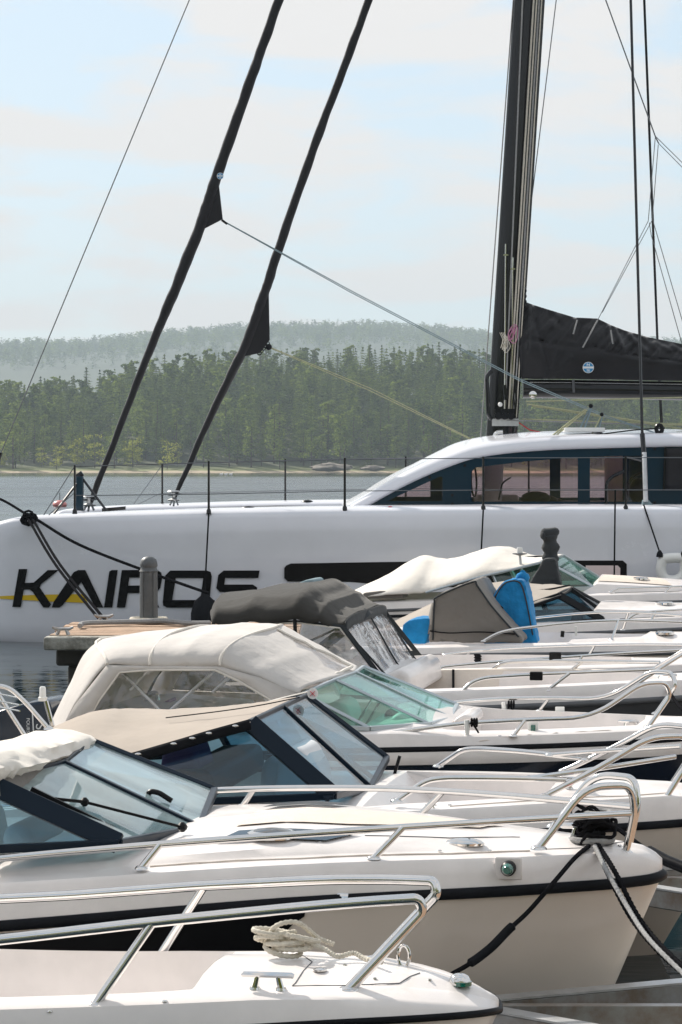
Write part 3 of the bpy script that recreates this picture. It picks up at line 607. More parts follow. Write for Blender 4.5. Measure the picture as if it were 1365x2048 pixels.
for k in range(0, (len(TOP) - 1) * 16 + 1):
    (ax, ay), (bx, by) = xs_(TOP, k / 16), xs_(BOT, k / 16); ring = []
    wd = .20 + .06 * sstep(0, 32, k)
    for j in range(61):
        s = j / 60; side = -1 if s < .5 else 1; q = s * 2 if s < .5 else 2 - 2 * s       # 0 bottom -> 1 top
        px, py = lerp(bx, ax, q), lerp(by, ay, q); bulge = wd * (math.sin(math.pi * min(1, q * .80 + .18)) ** .7) * (1 - q ** 6)
        if q > .53: bulge += .07 * noise.noise(Vector((px * .035 + py * .04, q * 1.3, side * 3))) + .09 * abs(noise.noise(Vector((px * .07 + py * .06, q * .8, 7)))) - .03
        elif q > .06: bulge += .018 * noise.noise(Vector((px * .02, q * 3, side)))
        for x0_, y0_, x1_, y1_, am_ in CREASE:
            ex_, ey_ = x1_ - x0_, y1_ - y0_; tt_ = ((px - x0_) * ex_ + (py - y0_) * ey_) / (ex_ * ex_ + ey_ * ey_); dd_ = math.hypot(px - x0_ - ex_ * min(1, max(0, tt_)), py - y0_ - ey_ * min(1, max(0, tt_)))
            bulge += am_ * math.exp(-(dd_ / 5.0) ** 2)
        if .49 < q < .56: bulge -= .02
        ring.append(C(px, py, CY + side * max(0.004, bulge)))
    rings.append(ring)
b = MB(); b.loft(rings, True, True, True); cover = b.build('sail_cover', 'sailcloth_black', cat, sharp=80)
def badge(px, py, Y, r_, parent):
    c = C(px, py, Y); b = MB(); b.lathe(c, [(r_, 0), (r_, .004)], 28, 'Y'); bd = b.build('logo_badge', 'badge_white', parent)
    b = MB()
    up = [(math.cos(a) * r_ * .9, math.sin(a) * r_ * .9) for a in [R(12 + 156 * k / 14) for k in range(15)]]
    lo = [(math.cos(a) * r_ * .9, math.sin(a) * r_ * .9) for a in [R(192 + 156 * k / 14) for k in range(15)]]
    for arc, hole in ((up, [(-.28, .3), (-.28, .72), (-.14, .72), (.14, .46), (.14, .72), (.28, .72), (.28, .3), (.14, .3), (-.14, .56), (-.14, .3)]), (lo, [(-.3, -.34), (.3, -.34), (.3, -.42), (-.1, -.46), (.3, -.56), (.3, -.72), (-.3, -.72), (-.3, -.64), (.1, -.6), (-.3, -.5)])):
        v, f = shape2d([arc, [(x * r_, y_ * r_) for x, y_ in hole]], 0); b.add([c + Vector((q.x, -.007, q.y)) for q in v], f)
    b.build('logo_print', 'badge_blue', bd, smooth=False)
badge(1177, 735, CY - .30, .083, cover)
for i, (px, a) in enumerate(((1155, 632), (1222, 652))):
    line('cover_strap', [C(px - (8 if i == 0 else -4), a + 36, CY - .27), C(px, a + 8, CY - .25)], .012, 'rope_grey')
b = MB()
for k in range(12):
    b.ball(C(1048 + 2 * math.sin(k * 2.1), 578 + k * 3.6, CY - .1), .035, n=8)
b.build('cover_hooks', 'frame_black', cat)
b = MB()
for c0, m0 in ((0, 0), (1, 1), (2, 2), (3, 3)):
    pts = [C(1022 + (5 + 1.5 * c0) * math.cos(a + c0) + c0 * 1.5, 668 + (9 + c0 * 3) * math.sin(a) + 3 * math.sin(2 * a + c0), CY - .25 - .01 * c0) for a in [k * 6.283 / 20 for k in range(20)]]; b.tube(pts, .006, 6, closed=True)
b.build('halyard_coil', 'rope_pink', cat)
b = MB()
for c0 in range(4):
    b.tube(cr([C(1000 + 3 * c0, 665, CY - .26), C(1006 + 5 * c0, 680 + 4 * c0, CY - .28), C(1002 + 3 * c0, 696 + 3 * c0, CY - .27), C(1010 + 2 * c0, 672, CY - .27)], 5), .0055, 6)
b.build('halyard_coil', 'rope_white', cat)
# furled headsails with clew flaps
def furled(pts, rad, flap, holes, nm):
    path = cr([C(px, py, CY) for px, py in pts], 30); n = len(path); b = MB(); m = 14; vs = []
    rr = [interp(rad, i / (n - 1))[0] for i in range(n)]
    b.tube(path, [q * (.86 + .022 * math.sin(i * .75) + .02 * math.sin(i * .31 + 1)) for i, q in enumerate(rr)], m, flat=1.0)
    for i, v in enumerate(b.v):
        k, j = divmod(i, m); b.v[i] = v + Vector((.012 * noise.noise(v * 3.0), .012 * noise.noise(v * 3.0 + Vector((9, 0, 0))), 0))
    o = b.build('furled_headsail', 'sailcloth_black', cat, sharp=80)
    fb = MB(); fb.prism([C(px, py, CY - .03) for px, py in flap], (0, .05, 0)); fb.build('clew', 'sailcloth_black', o, bevel=.01)
    return o
s1 = furled([(180, 1006), (203, 950), (300, 700), (352, 575), (405, 440), (435, 350), (500, 165), (558, 0), (740, -520)], [(0, .045), (.2, .062), (.42, .10), (.5, .10), (1, .075)], [(432, 366), (438, 366), (446, 438), (400, 462), (394, 452), (412, 408)], 0, 'a')
s2 = furled([(347, 998), (372, 945), (430, 815), (484, 706), (522, 608), (548, 528), (620, 318), (738, 0), (930, -540)], [(0, .035), (.2, .055), (.36, .085), (.5, .085), (1, .065)], [(531, 582), (538, 582), (540, 680), (521, 706), (482, 714), (484, 690), (512, 625)], 0, 'b')
badge(441, 352, CY - .12, .05, s1)
line('clew_shackle', [C(444, 440, CY), C(455, 448, CY)], .02, 'frame_black'); b = MB(); b.ball(C(538, 694, CY), .05); b.build('clew_block', 'frame_black', cat)
b = MB()
for k in range(5): b.tube([C(519 + k * 4.2 + 4 * math.cos(a), 706 - k * 4.6 + 4 * math.sin(a), CY - .01) for a in [q * .785 for q in range(8)]], .008, 5, closed=True)
b.build('clew_ring', 'frame_black', s2)
# sheets
for d in (0, 3.5):
    line('sheet', [C(455, 446 + d * .3, CY), C(700, 580 + d, CY - .6), C(1040, 758 + d, CY - 1.3), C(1215, 832 + d, CY - 1.6), C(1330, 872, CY - 1.8)], .0075, 'rope_blue')
    line('sheet', [C(540, 694 + d * .5, CY), C(740, 776 + d * 1.5, CY), C(952, 882 + d * .5, CY)], .007, 'rope_yellow')
for a, e_ in (((1052, 803), (1365, 795)), ((1054, 808), (1330, 850)), ((1066, 812), (1365, 858))): line('control_line', [C(*a, CY - .3), C(*e_, CY - .9), C(e_[0] + 200, e_[1], CY - .9)], .012, 'rope_yellow')
line('control_line', [C(1005, 840, YM), C(1260, 848, CY - .5), C(1480, 852, CY - .5)], .01, 'rope_grey'); line('control_line', [C(1045, 838, YM), C(1280, 846, CY - .5), C(1480, 850, CY - .5)], .009, 'rope_yellow'); line('control_line', [C(1030, 840, YM), C(1060, 860, YM), C(1095, 867, YM)], .009, 'red_fabric')
for x0, y0, x1 in ((1180, 812, 1098), (1184, 812, 1105), (1204, 830, 1180)): line('control_line', [C(x0, y0, 37.6), C(x1, 877, 37.2)], .012, 'rope_yellow')
for x0, y0, x1, y1 in ((1182, 812, 1160, 858), (1184, 812, 1170, 856), (1204, 830, 1192, 856), (1205, 830, 1199, 855)): line('soft_shackle', [C(x0, y0, 37.6), C(x1, y1, 37.5)], .014, 'rope_blue')
b = MB(); b.box(C(1130, 864, 37.2), C(1205, 856, 37.6)); b.build('sheet_track', 'plastic_white', cat, bevel=.01)
b = MB()
for px, py, r_ in ((1182, 812, .035), (1204, 829, .03), (1100, 877, .05), (1114, 874, .04)): b.ball(C(px, py, 37.3), r_, n=10)
b.build('sheet_block', 'frame_black', cat)['kind'] = 'stuff'
line('control_line', [C(1112, 876, 37.0), C(1190, 870, 36.95), C(1268, 860, 36.9), C(1330, 856, 36.9)], .011, 'rope_black')
b = MB(); b.tube([C(1319 + 6 * math.cos(a), 858 + 8 * math.sin(a), 36.9) for a in [k * .5236 for k in range(12)]], .03, 8, closed=True); b.lathe(C(1320, 873, 36.9), [(.07, 0), (.05, .05), (.03, .08)], 12); b.build('deck_block', 'frame_black', cat)
# standing rigging
def rig(nm, pts, r_, m='carbon'): line(nm, [C(*q) for q in pts], r_, m)
rig('shroud', [(1291, 1000, 35.3), (1285, 870, 35.6), (1262, 0, 37.3), (1247, -560, 38.3)], .020); rig('shroud', [(1330, 1000, 42.5), (1315, 670, 41.7), (1289, 0, 40.6), (1265, -560, 39.5)], .020)
rig('turnbuckle', [(1292, 1004, 35.28), (1289, 905, 35.45)], .032, 'aluminium'); rig('turnbuckle_boot', [(1289, 912, 35.44), (1285, 868, 35.6)], .034, 'carbon')
b = MB(); b.prism([C(px, py, 35.3) for px, py in ((1283, 1018), (1286, 1000), (1296, 998), (1305, 1008), (1307, 1020))], (0, .06, 0)); b.build('chainplate', 'rope_blue', cat)
rig('backstay', [(1212, 0, 39), (1312, 275, 39), (1318, 287, 39)], .010, 'wire'); rig('backstay', [(1180, -100, 39), (1212, 0, 39)], .010, 'wire')
for a, e_ in (((1312, 273), (1400, 360)), ((1318, 287), (1400, 370)), ((1311, 275), (1297, 442)), ((1317, 289), (1305, 440)), ((1297, 442), (1196, 640)), ((1305, 440), (1205, 625)), ((1299, 445), (1303, 470)), ((1306, 440), (1400, 760)), ((1303, 470), (1385, 760))):
    rig('lazy_jack', [(*a, CY - .2), (*e_, CY - .2)], .006, 'wire')
rig('lazy_jack', [(1196, 640, CY - .24), (1166, 695, CY - .30)], .012, 'rope_grey')
rig('forestay', [(0, 912, CY), (379, 0, CY), (560, -440, CY)], .009, 'wire'); rig('forestay_tail', [(-8, 935, CY), (2, 905, CY)], .03, 'carbon')
rig('boom_prop', [(1322, 795, 42), (1325, 845, 42)], .015)
# furler drums, bow fittings
for px, py, k in ((180, 1006, 1), (350, 996, .8)):
    b = MB(); b.lathe(C(px - 2, py + 6, CY), [(.10 * k, 0), (.12 * k, .02), (.05 * k, .04), (.05 * k, .12), (.12 * k, .14), (.10 * k, .16)], 16); b.build('furler_drum', 'aluminium', cat)
    b = MB()
    for a in ((-12, 14), (-3, 16), (8, 14), (14, -8), (-15, -6)): b.tube([C(px, py - 6, CY), C(px + a[0] * k, py + a[1], CY - .1)], .018 * k, 6)
    b.build('furler_bracket', 'wire', cat)
b = MB(); b.bar(C(160, 1026, 38.0), C(160, 952, 38.0), .11, .10, (0, 1, 0)); b.build('bow_post', 'house_blue', cat, bevel=.02); line('bow_post_cap', [C(154, 955, 38), C(166, 946, 38)], .045, 'carbon')
line('bow_strut', [C(105, 1032, 37.6), C(158, 962, 38)], .018, 'carbon'); line('bow_strut', [C(220, 1030, 37.6), C(166, 958, 38)], .018, 'carbon')
b = MB(); b.bar(C(205, 1020, 38), C(252, 1016, 38), .12, .05); b.bar(C(214, 1030, 38), C(218, 1020, 38), .04, .04); b.build('bow_roller', 'carbon', cat)
b = MB(); b.prism([C(px, py, 37.5) for px, py in ((108, 1031), (125, 1022), (160, 1022), (172, 1031))], (0, .6, 0)); b.build('anchor_locker', 'yacht_white', cat, bevel=.02)
# stanchions and lifelines
near_st = [(150, 930, 1027, 35.0), (418, 922, 1027, 34.85), (690, 916, 1021, 34.82), (967, 913, 1020, 34.82), (1252, 912, 1020, 34.82), (1560, 912, 1020, 34.82)]
far_st = [(325, 927, 1012, 42.7), (571, 918, 1007, 42.8), (812, 913, 1004, 42.8), (1058, 913, 1004, 42.8), (1300, 913, 1004, 42.8)]
for lst in (near_st, far_st):
    for px, a, e_, Y in lst:
        b = MB(); b.tube([C(px, e_, Y), C(px, a, Y)], [.017, .015], 8); b.lathe(C(px, e_ + 1, Y), [(.035, 0), (.03, .05), (.02, .07)], 10); b.build('stanchion', 'carbon', cat)
    for f_ in (.02, .62 if lst is near_st else .7):
        pts = [C(px, lerp(a, e_, f_) + 1, Y) for px, a, e_, Y in lst]; b = MB(); b.tube(pts, .0065, 5); b.build('lifeline', 'wire', cat)
line('lifeline', [C(150, 932, 35), C(88, 1030, 35.2)], .0065, 'wire'); line('lifeline', [C(325, 930, 42.7), C(262, 1016, 42.7)], .0065, 'wire'); line('lifeline', [C(150, 985, 35), C(98, 1030, 35.2)], .0065, 'wire'); line('lifeline', [C(325, 985, 42.7), C(262, 1016, 42.7)], .0065, 'wire')
line('lifeline', [C(1252, 914, 34.82), C(1284, 922, 35.1)], .014, 'carbon')
# deck gear
b = MB(); b.ball(C(497, 1017, 35.4), .08, (1.2, 1.2, .45)); b.build('deck_vent', 'frame_black', cat); b = MB(); b.ball(C(615, 1004, 41.5), .08, (1.2, 1.2, .45)); b.build('deck_vent', 'frame_black', cat)
line('deck_line', [C(60, 1037, 35.3), C(200, 1030, 35.1), C(420, 1025, 35.0), C(700, 1020, 35.0), C(1250, 1017, 35.0)], .010, 'rope_grey'); line('deck_line', [C(270, 1025, 36), C(420, 1016, 36.2), C(560, 1012, 36.2), C(780, 1016, 35.6)], .010, 'rope_grey')
b = MB()
for k in range(7): b.tube([C(780 + 4 * math.cos(a) + k % 3, 1019 + 3 * math.sin(a) - (k % 2) * 2, 35 + k * .01) for a in [q * .785 for q in range(8)]], .012, 5, closed=True)
b.build('line_coil', 'red_fabric', cat); line('deck_line', [C(975, 1017, 35), C(1010, 1021, 34.95), C(1060, 1018, 35)], .012, 'rope_black')
rnd = random.Random(3); b = MB()
for k in range(9):
    q = C(60 + rnd.uniform(-7, 7), 1036 + rnd.uniform(-6, 6), 35.1); a = rnd.random() * 6; b.tube([q + Vector((math.cos(t_) * .07, math.sin(t_ + a) * .05, math.sin(t_) * .06)) for t_ in [i * .785 for i in range(8)]], .017, 6, closed=True)
b.build('cleat_hitch', 'rope_black', cat)
# ------------------------------------------------------------------ fenders and lines hung on the catamaran
def wline(name, pts, r_, m, label, cat_='rope', sag=0, group=None):
    pts = [Vector(q) for q in pts]
    if sag: a, e_ = pts[0], pts[-1]; pts = [a.lerp(e_, k / 16) - Vector((0, 0, sag * 4 * (k / 16) * (1 - k / 16))) for k in range(17)]
    elif len(pts) > 2: pts = cr(pts, 8 if pts[0].y > 14 else 40)
    if pts[0].y < 14: r_ = [r_ * (1 + .14 * math.sin(i * 1.7)) for i in range(len(pts))]
    return tag(MB().tube(pts, r_, 7).build(name, m), label, cat_, group)
def fender(px, ytop, ybot, rpx, Y, m, label, ltop, name='fender', lx=None):
    s = F / Y; f_ = thing(name, label, 'fender', P(px, ybot, Y)); h_ = (ybot - ytop) / s; r_ = rpx / s
    MB().lathe((0, 0, 0), [(.3 * r_, 0), (.75 * r_, .06 * h_), (r_, .25 * h_), (r_, .6 * h_), (.75 * r_, .82 * h_), (.3 * r_, .92 * h_), (.22 * r_, h_)], 20).build('body', m, f_)
    MB().tube([Vector((0, 0, h_)), P(lx or px, ltop, Y + .05) - P(px, ybot, Y)], .011, 6).build('line', 'rope_black', f_); return f_
fender(410, 1183, 1290, 28, 34.3, 'rubber', 'big round black fender hanging under the letter O of KAIROS', 1026, lx=418)
fender(960, 1165, 1235, 11, 34.4, 'rubber', 'black fender on a line ahead of the cabin, mostly behind the white boat cover', 1020, lx=967)
fender(1229, 1148, 1186, 9, 34.45, 'rubber', 'slim black fender on a line in front of the right end of the hull window', 980, lx=1231)
hb = thing('horseshoe_buoy', 'white horseshoe-shaped fender hanging on the catamaran side at the right edge', 'fender', P(1342, 1165, 34.5))
pts = [P(px, py, 34.45) - hb.location for px, py in ((1326, 1118), (1322, 1138), (1328, 1155), (1345, 1161), (1362, 1155), (1370, 1138), (1366, 1118), (1346, 1116))]
MB().tube(cr(pts + [pts[0]], 5)[:-1], .068, 12, closed=True).build('body', 'plastic_white', hb); MB().tube([P(1320, 1105, 34.42) - hb.location, P(1288, 1010, 34.8) - hb.location], .012, 6).build('line', 'rope_black', hb)
MB().lathe(P(1320, 1114, 34.42) - hb.location, [(.05, 0), (.04, .05), (.015, .09)], 10).build('rope_end', 'rubber', hb); MB().lathe(P(1368, 1114, 34.42) - hb.location, [(.05, 0), (.04, .05), (.015, .09)], 10).build('rope_end', 'rubber', hb)
# ------------------------------------------------------------------ pier end with bollard
PZ = .59
pier = thing('pier', 'weathered timber pier head with a grey fascia beam at the catamaran bow', 'pier', (-2.2, 28.8, 0))
def Q(x, y_, z): return Vector((x + 2.2, y_ - 28.8, z))
x0, x1 = cx(118, 28.6), -.45
for i in range(10):
    ya = lerp(27.75, 30.0, i / 10); b = MB(); j = random.uniform(-.03, .03); b.box(Q(x0 + j, ya + .01, PZ - .05), Q(x1, ya + .215, PZ + random.uniform(-.004, .006))); b.build('plank', 'plank', pier, bevel=.008)
b = MB(); b.box(Q(cx(88, 27.5), 27.48, PZ - .15), Q(x1, 27.72, PZ - .01)); b.build('fascia_beam', 'old_beam', pier, bevel=.02)
b = MB(); b.box(Q(cx(88, 27.5), 27.75, PZ - .17), Q(cx(112, 28), 30.0, PZ - .02)); b.build('end_beam', 'old_beam', pier, bevel=.02)
b = MB(); b.box(Q(cx(110, 27.7), 27.8, PZ - .34), Q(x1 - .05, 29.9, PZ - .16)); b.box(Q(cx(132, 27.7), 27.9, -.4), Q(x1 - .2, 29.8, PZ - .34)); b.build('foundation', 'wet_pile', pier, bevel=.03)
def cleat(px, py, Y, wpx, parent, off, m='galvanised'):
    c = P(px, py, Y) - off; s = wpx / F * Y / 2; b = MB()
    b.tube([c + Vector((-s, 0, s * .75)), c + Vector((-s * .6, 0, s * .58)), c + Vector((s * .6, 0, s * .58)), c + Vector((s, 0, s * .75))], [s * .12, s * .17, s * .17, s * .12], 8)
    for k in (-1, 1): b.tube([c + Vector((k * s * .55, 0, 0)), c + Vector((k * s * .3, 0, s * .55))], [s * .2, s * .14], 8)
    b.build('cleat', m, parent)
cleat(126, 1270, 27.62, 42, pier, pier.location); cleat(208, 1244, 29.8, 38, pier, pier.location)
bo = thing('bollard', 'grey cast iron bollard with a domed cap on the pier head', 'bollard', P(298, 1243, 29.7))
MB().lathe((0, 0, 0), [(.105, 0), (.103, .40), (.100, .565), (.110, .575), (.094, .60), (.092, .625)], 24).build('shaft', 'bollard', bo); MB().lathe((0, 0, .625), [(.098, 0), (.102, .02), (.098, .05), (.085, .085), (.055, .11), (.02, .12)], 24).build('cap', 'bollard', bo)
b = MB()
for sx_ in (-.062, .062): b.tube([(sx_, -.085, .0), (sx_, -.085, .56)], .012, 6)
b.build('rib', 'bollard', bo)
wline('pier_rope', [P(160, 1252, 28.6), P(175, 1246, 29), P(280, 1243, 29.4), P(330, 1242, 29.5), P(375, 1246, 29.2), P(420, 1246, 29.4)], .028, 'rope_grey', 'thick grey rope lying along the pier planks')
b = MB()
for k in range(2): b.tube([P(298, 1245, 29.7) + Vector((math.cos(a) * (.17 + .03 * k), math.sin(a) * (.17 + .03 * k), .03 + .012 * k)) for a in [q * .3927 for q in range(16)]], .022, 6, closed=True)
tag(b.build('rope_coil', 'rope_white'), 'pale rope coiled around the foot of the bollard', 'rope')
for dx, lb in ((0, 'left of the twin black bow lines running from the catamaran down to the pier'), (9, 'right of the twin black bow lines running from the catamaran down to the pier')):
    wline('mooring_line', [P(58 + dx, 1040, 34.95), P(112 + dx, 1130, 32.5), P(200 + dx * 1.2, 1240, 29.85)], .018, 'rope_black', lb)
wline('mooring_line', [P(72, 1038, 35.0), P(160, 1090, 34.5), P(300, 1145, 33.8), P(418, 1187, 33.4)], .020, 'rope_black', 'black line slanting across the KAIROS lettering to the round fender')
wline('mooring_line', [P(-60, 985, 36), P(0, 998, 35.7), P(62, 1034, 35.1)], .018, 'rope_black', 'black line running from the catamaran bow off the left edge')
# ------------------------------------------------------------------ motorboats
PSI = R(10); SN, CS = math.sin(PSI), math.cos(PSI)
class Boat:
    def __init__(s, label, Yc, ox, name='motorboat', cat_='motorboat'):
        s.Yc, s.ox = Yc, ox; s.root = thing(name, label, cat_, (ox, Yc, 0), -PSI, 'motorboats moored side by side')
    def L(s, px, py, l):
        k = (px - CX) / F; Y = (l + s.ox * SN + s.Yc * CS) / (k * SN + CS); x = k * Y
        return Vector(((x - s.ox) * CS - (Y - s.Yc) * SN, l, H - (py - HY) / F * Y))
    def Ls(s, pts): return [s.L(*q) for q in pts]
    def mir(s, pts): return [Vector((p.x, -p.y, p.z)) for p in pts]
    def other(s, name, label, cat_, group=None): return thing(name, label, cat_, s.root.location, -PSI, group)
    def hull(s, rub, deck, hullmat, deckmat='gelcoat', dh=.1, railmat='rubber', railr=.024, rake=.40, stripe=None, band=None, flare=.25, liner=None):
        tab = cr([(p.x, -p.y, p.z) for p in s.Ls([(a, b, -c) for a, b, c in rub])], 10)[::-1]
        ut = tab[0].x; s.ut = ut; tb = [(ut - q.x, max(0, q.y), q.z) for q in tab]
        for i in range(1, len(tb)):
            if tb[i][0] <= tb[i - 1][0]: tb[i] = (tb[i - 1][0] + 1e-4, *tb[i][1:])
        s.tb = tb; Lh = tb[-1][0]; s.Lh = Lh
        ds = [0, .004, .012, .025, .045, .075, .12, .18, .25, .35, .45] + [.55 + .15 * i for i in range(int((Lh - .55) / .15) + 1)] + [Lh]
        for q in deck: ds += [q[0]]
        ds = sorted(set(d for d in ds if 0 <= d <= Lh)); bottom = []; top = []
        dhf = (lambda d: interp(dh, d)[0]) if isinstance(dh, list) else (lambda d: dh)
        for d in ds:
            hw, z = interp(tb, d); t = 1 - sstep(0, 2.6, d); sec = [(1, z), (.985 - .04 * t, z * .75), (.955 - .12 * t, z * .42), (.90 - flare * t, .10 + .05 * t), (.45, -.14 + .1 * t), (0, -.24 + .22 * t)]
            half = [Vector((ut - d - rake * t * max(0, 1 - h / z), -hw * a, h)) for a, h in sec]
            bottom.append(half + s.mir(half)[-2::-1])
            up, wd, crn = interp(deck, d); e_ = dhf(d)
            y2 = max(hw - .045, hw * .75); y3 = max(hw - wd, hw * .35); y4 = max(y3 - .035 - .25 * max(0, up), hw * .3) if up >= 0 else max(y3 - .03, hw * .3)
            pr = [(hw, z), (hw - min(.014, hw * .05), z + e_ * .55), (max(hw - .03, hw * .85), z + e_ * .9), (y2, z + e_), (y3, z + e_ + .012), (lerp(y3, y4, .3), z + e_ + .012 + up * .25), (y4, z + e_ + .012 + up), (y4 * .55, z + e_ + .012 + up + crn * .75), (0, z + e_ + .012 + up + crn)]
            half = [Vector((ut - d, -a, h)) for a, h in pr]; top.append(half + s.mir(half)[-2::-1])
        b = MB(); b.loft(bottom); b.f.append(tuple(range((len(ds) - 1) * 11, len(ds) * 11))); s.hullo = b.build('hull', hullmat, s.root, sharp=40)
        b = MB(); b.loft(top); n = len(top[0]); s.deck = b.build('deck', deckmat, s.root, sharp=30)
        s.top = [(d, r[:9]) for d, r in zip(ds, top)]
        line_ = [r[0] for r in top[::-1]] + [r[-1] for r in top[1:]]
        b = MB(); b.tube([p + Vector((.004, 0, 0)) for p in line_], railr, 10, flat=1.25); b.build('rub_rail', railmat, s.root)
        if stripe:
            for sgn in (-1, 1):
                b = MB(); b.tube([Vector((p.x, sgn * (abs(p.y) * .993 + .004), p.z - stripe[0])) for p in line_[:len(top)]], stripe[1], 6, flat=2); b.build('stripe', stripe[2], s.hullo)
        return s
    def dz(s, u, l):
        d = s.ut - u; T = s.top; i = max(0, min(len(T) - 2, next((k for k, q in enumerate(T) if q[0] > d), len(T) - 1) - 1)); w_ = (d - T[i][0]) / max(1e-6, T[i + 1][0] - T[i][0]); zs = []
        for r in (T[i][1], T[i + 1][1]):
            pts = sorted((-p.y, p.z) for p in r); zs.append(interp(pts, abs(l))[0])
        return lerp(zs[0], zs[1], min(1, max(0, w_)))
    def D(s, px, py, l, up=0):   # the deck point under a pixel, at lateral l
        p = s.L(px, py, l); return Vector((p.x, l, s.dz(p.x, l) + up))
    def sheet(s, A, B, name, m, parent=None, up=.006, n=10, k=6):
        def along(E, t):
            i = min(len(E) - 2, int(t * (len(E) - 1))); w_ = t * (len(E) - 1) - i; return [lerp(a, b_, w_) for a, b_ in zip(E[i], E[i + 1])]
        rows = []
        for i in range(n + 1):
            a, b_ = along(A, i / n), along(B, i / n); rows.append([s.D(*[lerp(p, q, j / k) for p, q in zip(a, b_)], up) for j in range(k + 1)])
        b = MB(); b.loft(rows); return b.build(name, m, parent or s.deck, sharp=60)
    def at(s, d, l, dz=0):   # a point d metres behind the stem, on rub-rail height
        hw, z = interp(s.tb, d); return Vector((s.ut - d, l, z + dz))
    def rail(s, pts, r_=.0135, both=True, fil=.12, name='bow_rail', m='steel'):
        p = fillet(s.Ls(pts), fil, 6)
        for q in ([p, s.mir(p)] if both else [p]):
            k = MB(); k.tube(q, r_, 10)
            for e_, o_ in ((q[0], q[1]), (q[-1], q[-2])):
                if o_.z - e_.z > .01: k.lathe(e_ - Vector((0, 0, .003)), [(r_ * 2.2, 0), (r_ * 2.0, .007), (r_ * 1.2, .014)], 12)
            k.build(name, m, s.root)
    def post(s, a, b_, both=True, r_=.0125, name='stanchion'):
        p = [s.L(*a), s.L(*b_)]
        for q in ([p, s.mir(p)] if both else [p]):
            k = MB(); k.tube(q, r_, 10); k.lathe(q[1] - Vector((0, 0, .004)), [(r_ * 2.1, 0), (r_ * 1.9, .006), (r_ * 1.2, .012)], 12); k.build(name, 'steel', s.root)
    def cleat(s, px, py, l, wpx, m='steel'):
        c = s.D(px, py, l); w_ = wpx / F * s.Yc / 2; b = MB()
        b.tube([c + Vector((-w_, 0, w_ * .5)), c + Vector((-w_ * .9, 0, w_ * .52)), c + Vector((w_ * .9, 0, w_ * .52)), c + Vector((w_, 0, w_ * .5))], [w_ * .08, w_ * .12, w_ * .12, w_ * .08], 8)
        for k in (-1, 1): b.tube([c + Vector((k * w_ * .5, 0, 0)), c + Vector((k * w_ * .38, 0, w_ * .5))], [w_ * .14, w_ * .1], 8); b.lathe(c + Vector((k * w_ * .5, 0, -.002)), [(w_ * .22, 0), (w_ * .2, .006)], 10)
        b.build('cleat', m, s.root)
    def shield(s, bot, top, glass, frame, tk=.03, post=None, mull=True):
        bt, tp = s.Ls(bot), s.Ls(top); bt = bt + s.mir(bt)[-2::-1]; tp = tp + s.mir(tp)[-2::-1]; n = len(bt); b = MB(); pw = post or [tk] * n
        for i in range(n):
            nrm = Vector((1, 0, .6)) if i in (n // 2,) else Vector((.5, (-1 if i < n // 2 else 1), .3)); b.bar(bt[i], tp[i], pw[i] if i <= n // 2 else tk, tk, nrm)
        for i in range(n - 1):
            b.bar(bt[i], bt[i + 1], tk, tk * 1.1); b.bar(tp[i], tp[i + 1], tk * .8, tk)
        fr_ = b.build('windshield_frame', frame, s.root, smooth=False, bevel=.004)
        for i in range(n - 1):
            a, c, d_, e_ = bt[i], bt[i + 1], tp[i + 1], tp[i]; nn = (c - a).cross(e_ - a).normalized() * .004; g = MB(); g.prism([a, c, d_, e_], nn); g.build('window_pane', glass if not isinstance(glass, list) else glass[i], fr_, smooth=False)
        return fr_
    def roof(s, hoops, name, m, parent=None, seg=12, wr=.008, ex=(.55, .85), n=10, solid=.004, seed=0, sag=0, streak=0):
        """fabric over hoops: (near low edge px,py,l), (centre px,py)"""
        rows = []
        for lo, ce in hoops:
            a, c = s.L(*lo), s.L(ce[0], ce[1], ce[2] if len(ce) > 2 else 0); half = []
            for i in range(seg + 1):
                an = i / seg * math.pi / 2; f1 = math.cos(an) ** ex[0]; f2 = math.sin(an) ** ex[1]
                half.append(Vector((lerp(c.x, a.x, f1 ** 1.5), a.y * f1, lerp(a.z, c.z, f2))))
            rows.append(half + s.mir(half)[-2::-1])
        cols = [cr([r_[k] for r_ in rows], n) for k in range(len(rows[0]))]; b = MB(); R_ = []
        for i in range(len(cols[0])):
            ph = (i % n) / n; row = []
            for k, c in enumerate(cols):
                p = c[i].copy(); p.z -= sag * math.sin(math.pi * ph) - streak * math.sin(math.pi * ph) * math.sin(p.y * 26 + 3.2 * noise.noise(Vector((p.x * 2, p.y * 1.5, seed + 9))) + p.x * 4); p += Vector((0, 0, 1)) * wr * (noise.noise(Vector((p.x * 3.1 + seed, p.y * 2.2, 0))) + .6 * noise.noise(Vector((p.x * 9 + p.y * 6, p.y * 3 - p.x * 4, seed))) + .35 * noise.noise(Vector((p.x * 16 - p.y * 9.0, p.y * 4, seed + 3)))); row.append(p)
            R_.append(row)
        b.loft(R_); return b.build(name, m, parent or s.root, sharp=70, solid=solid)
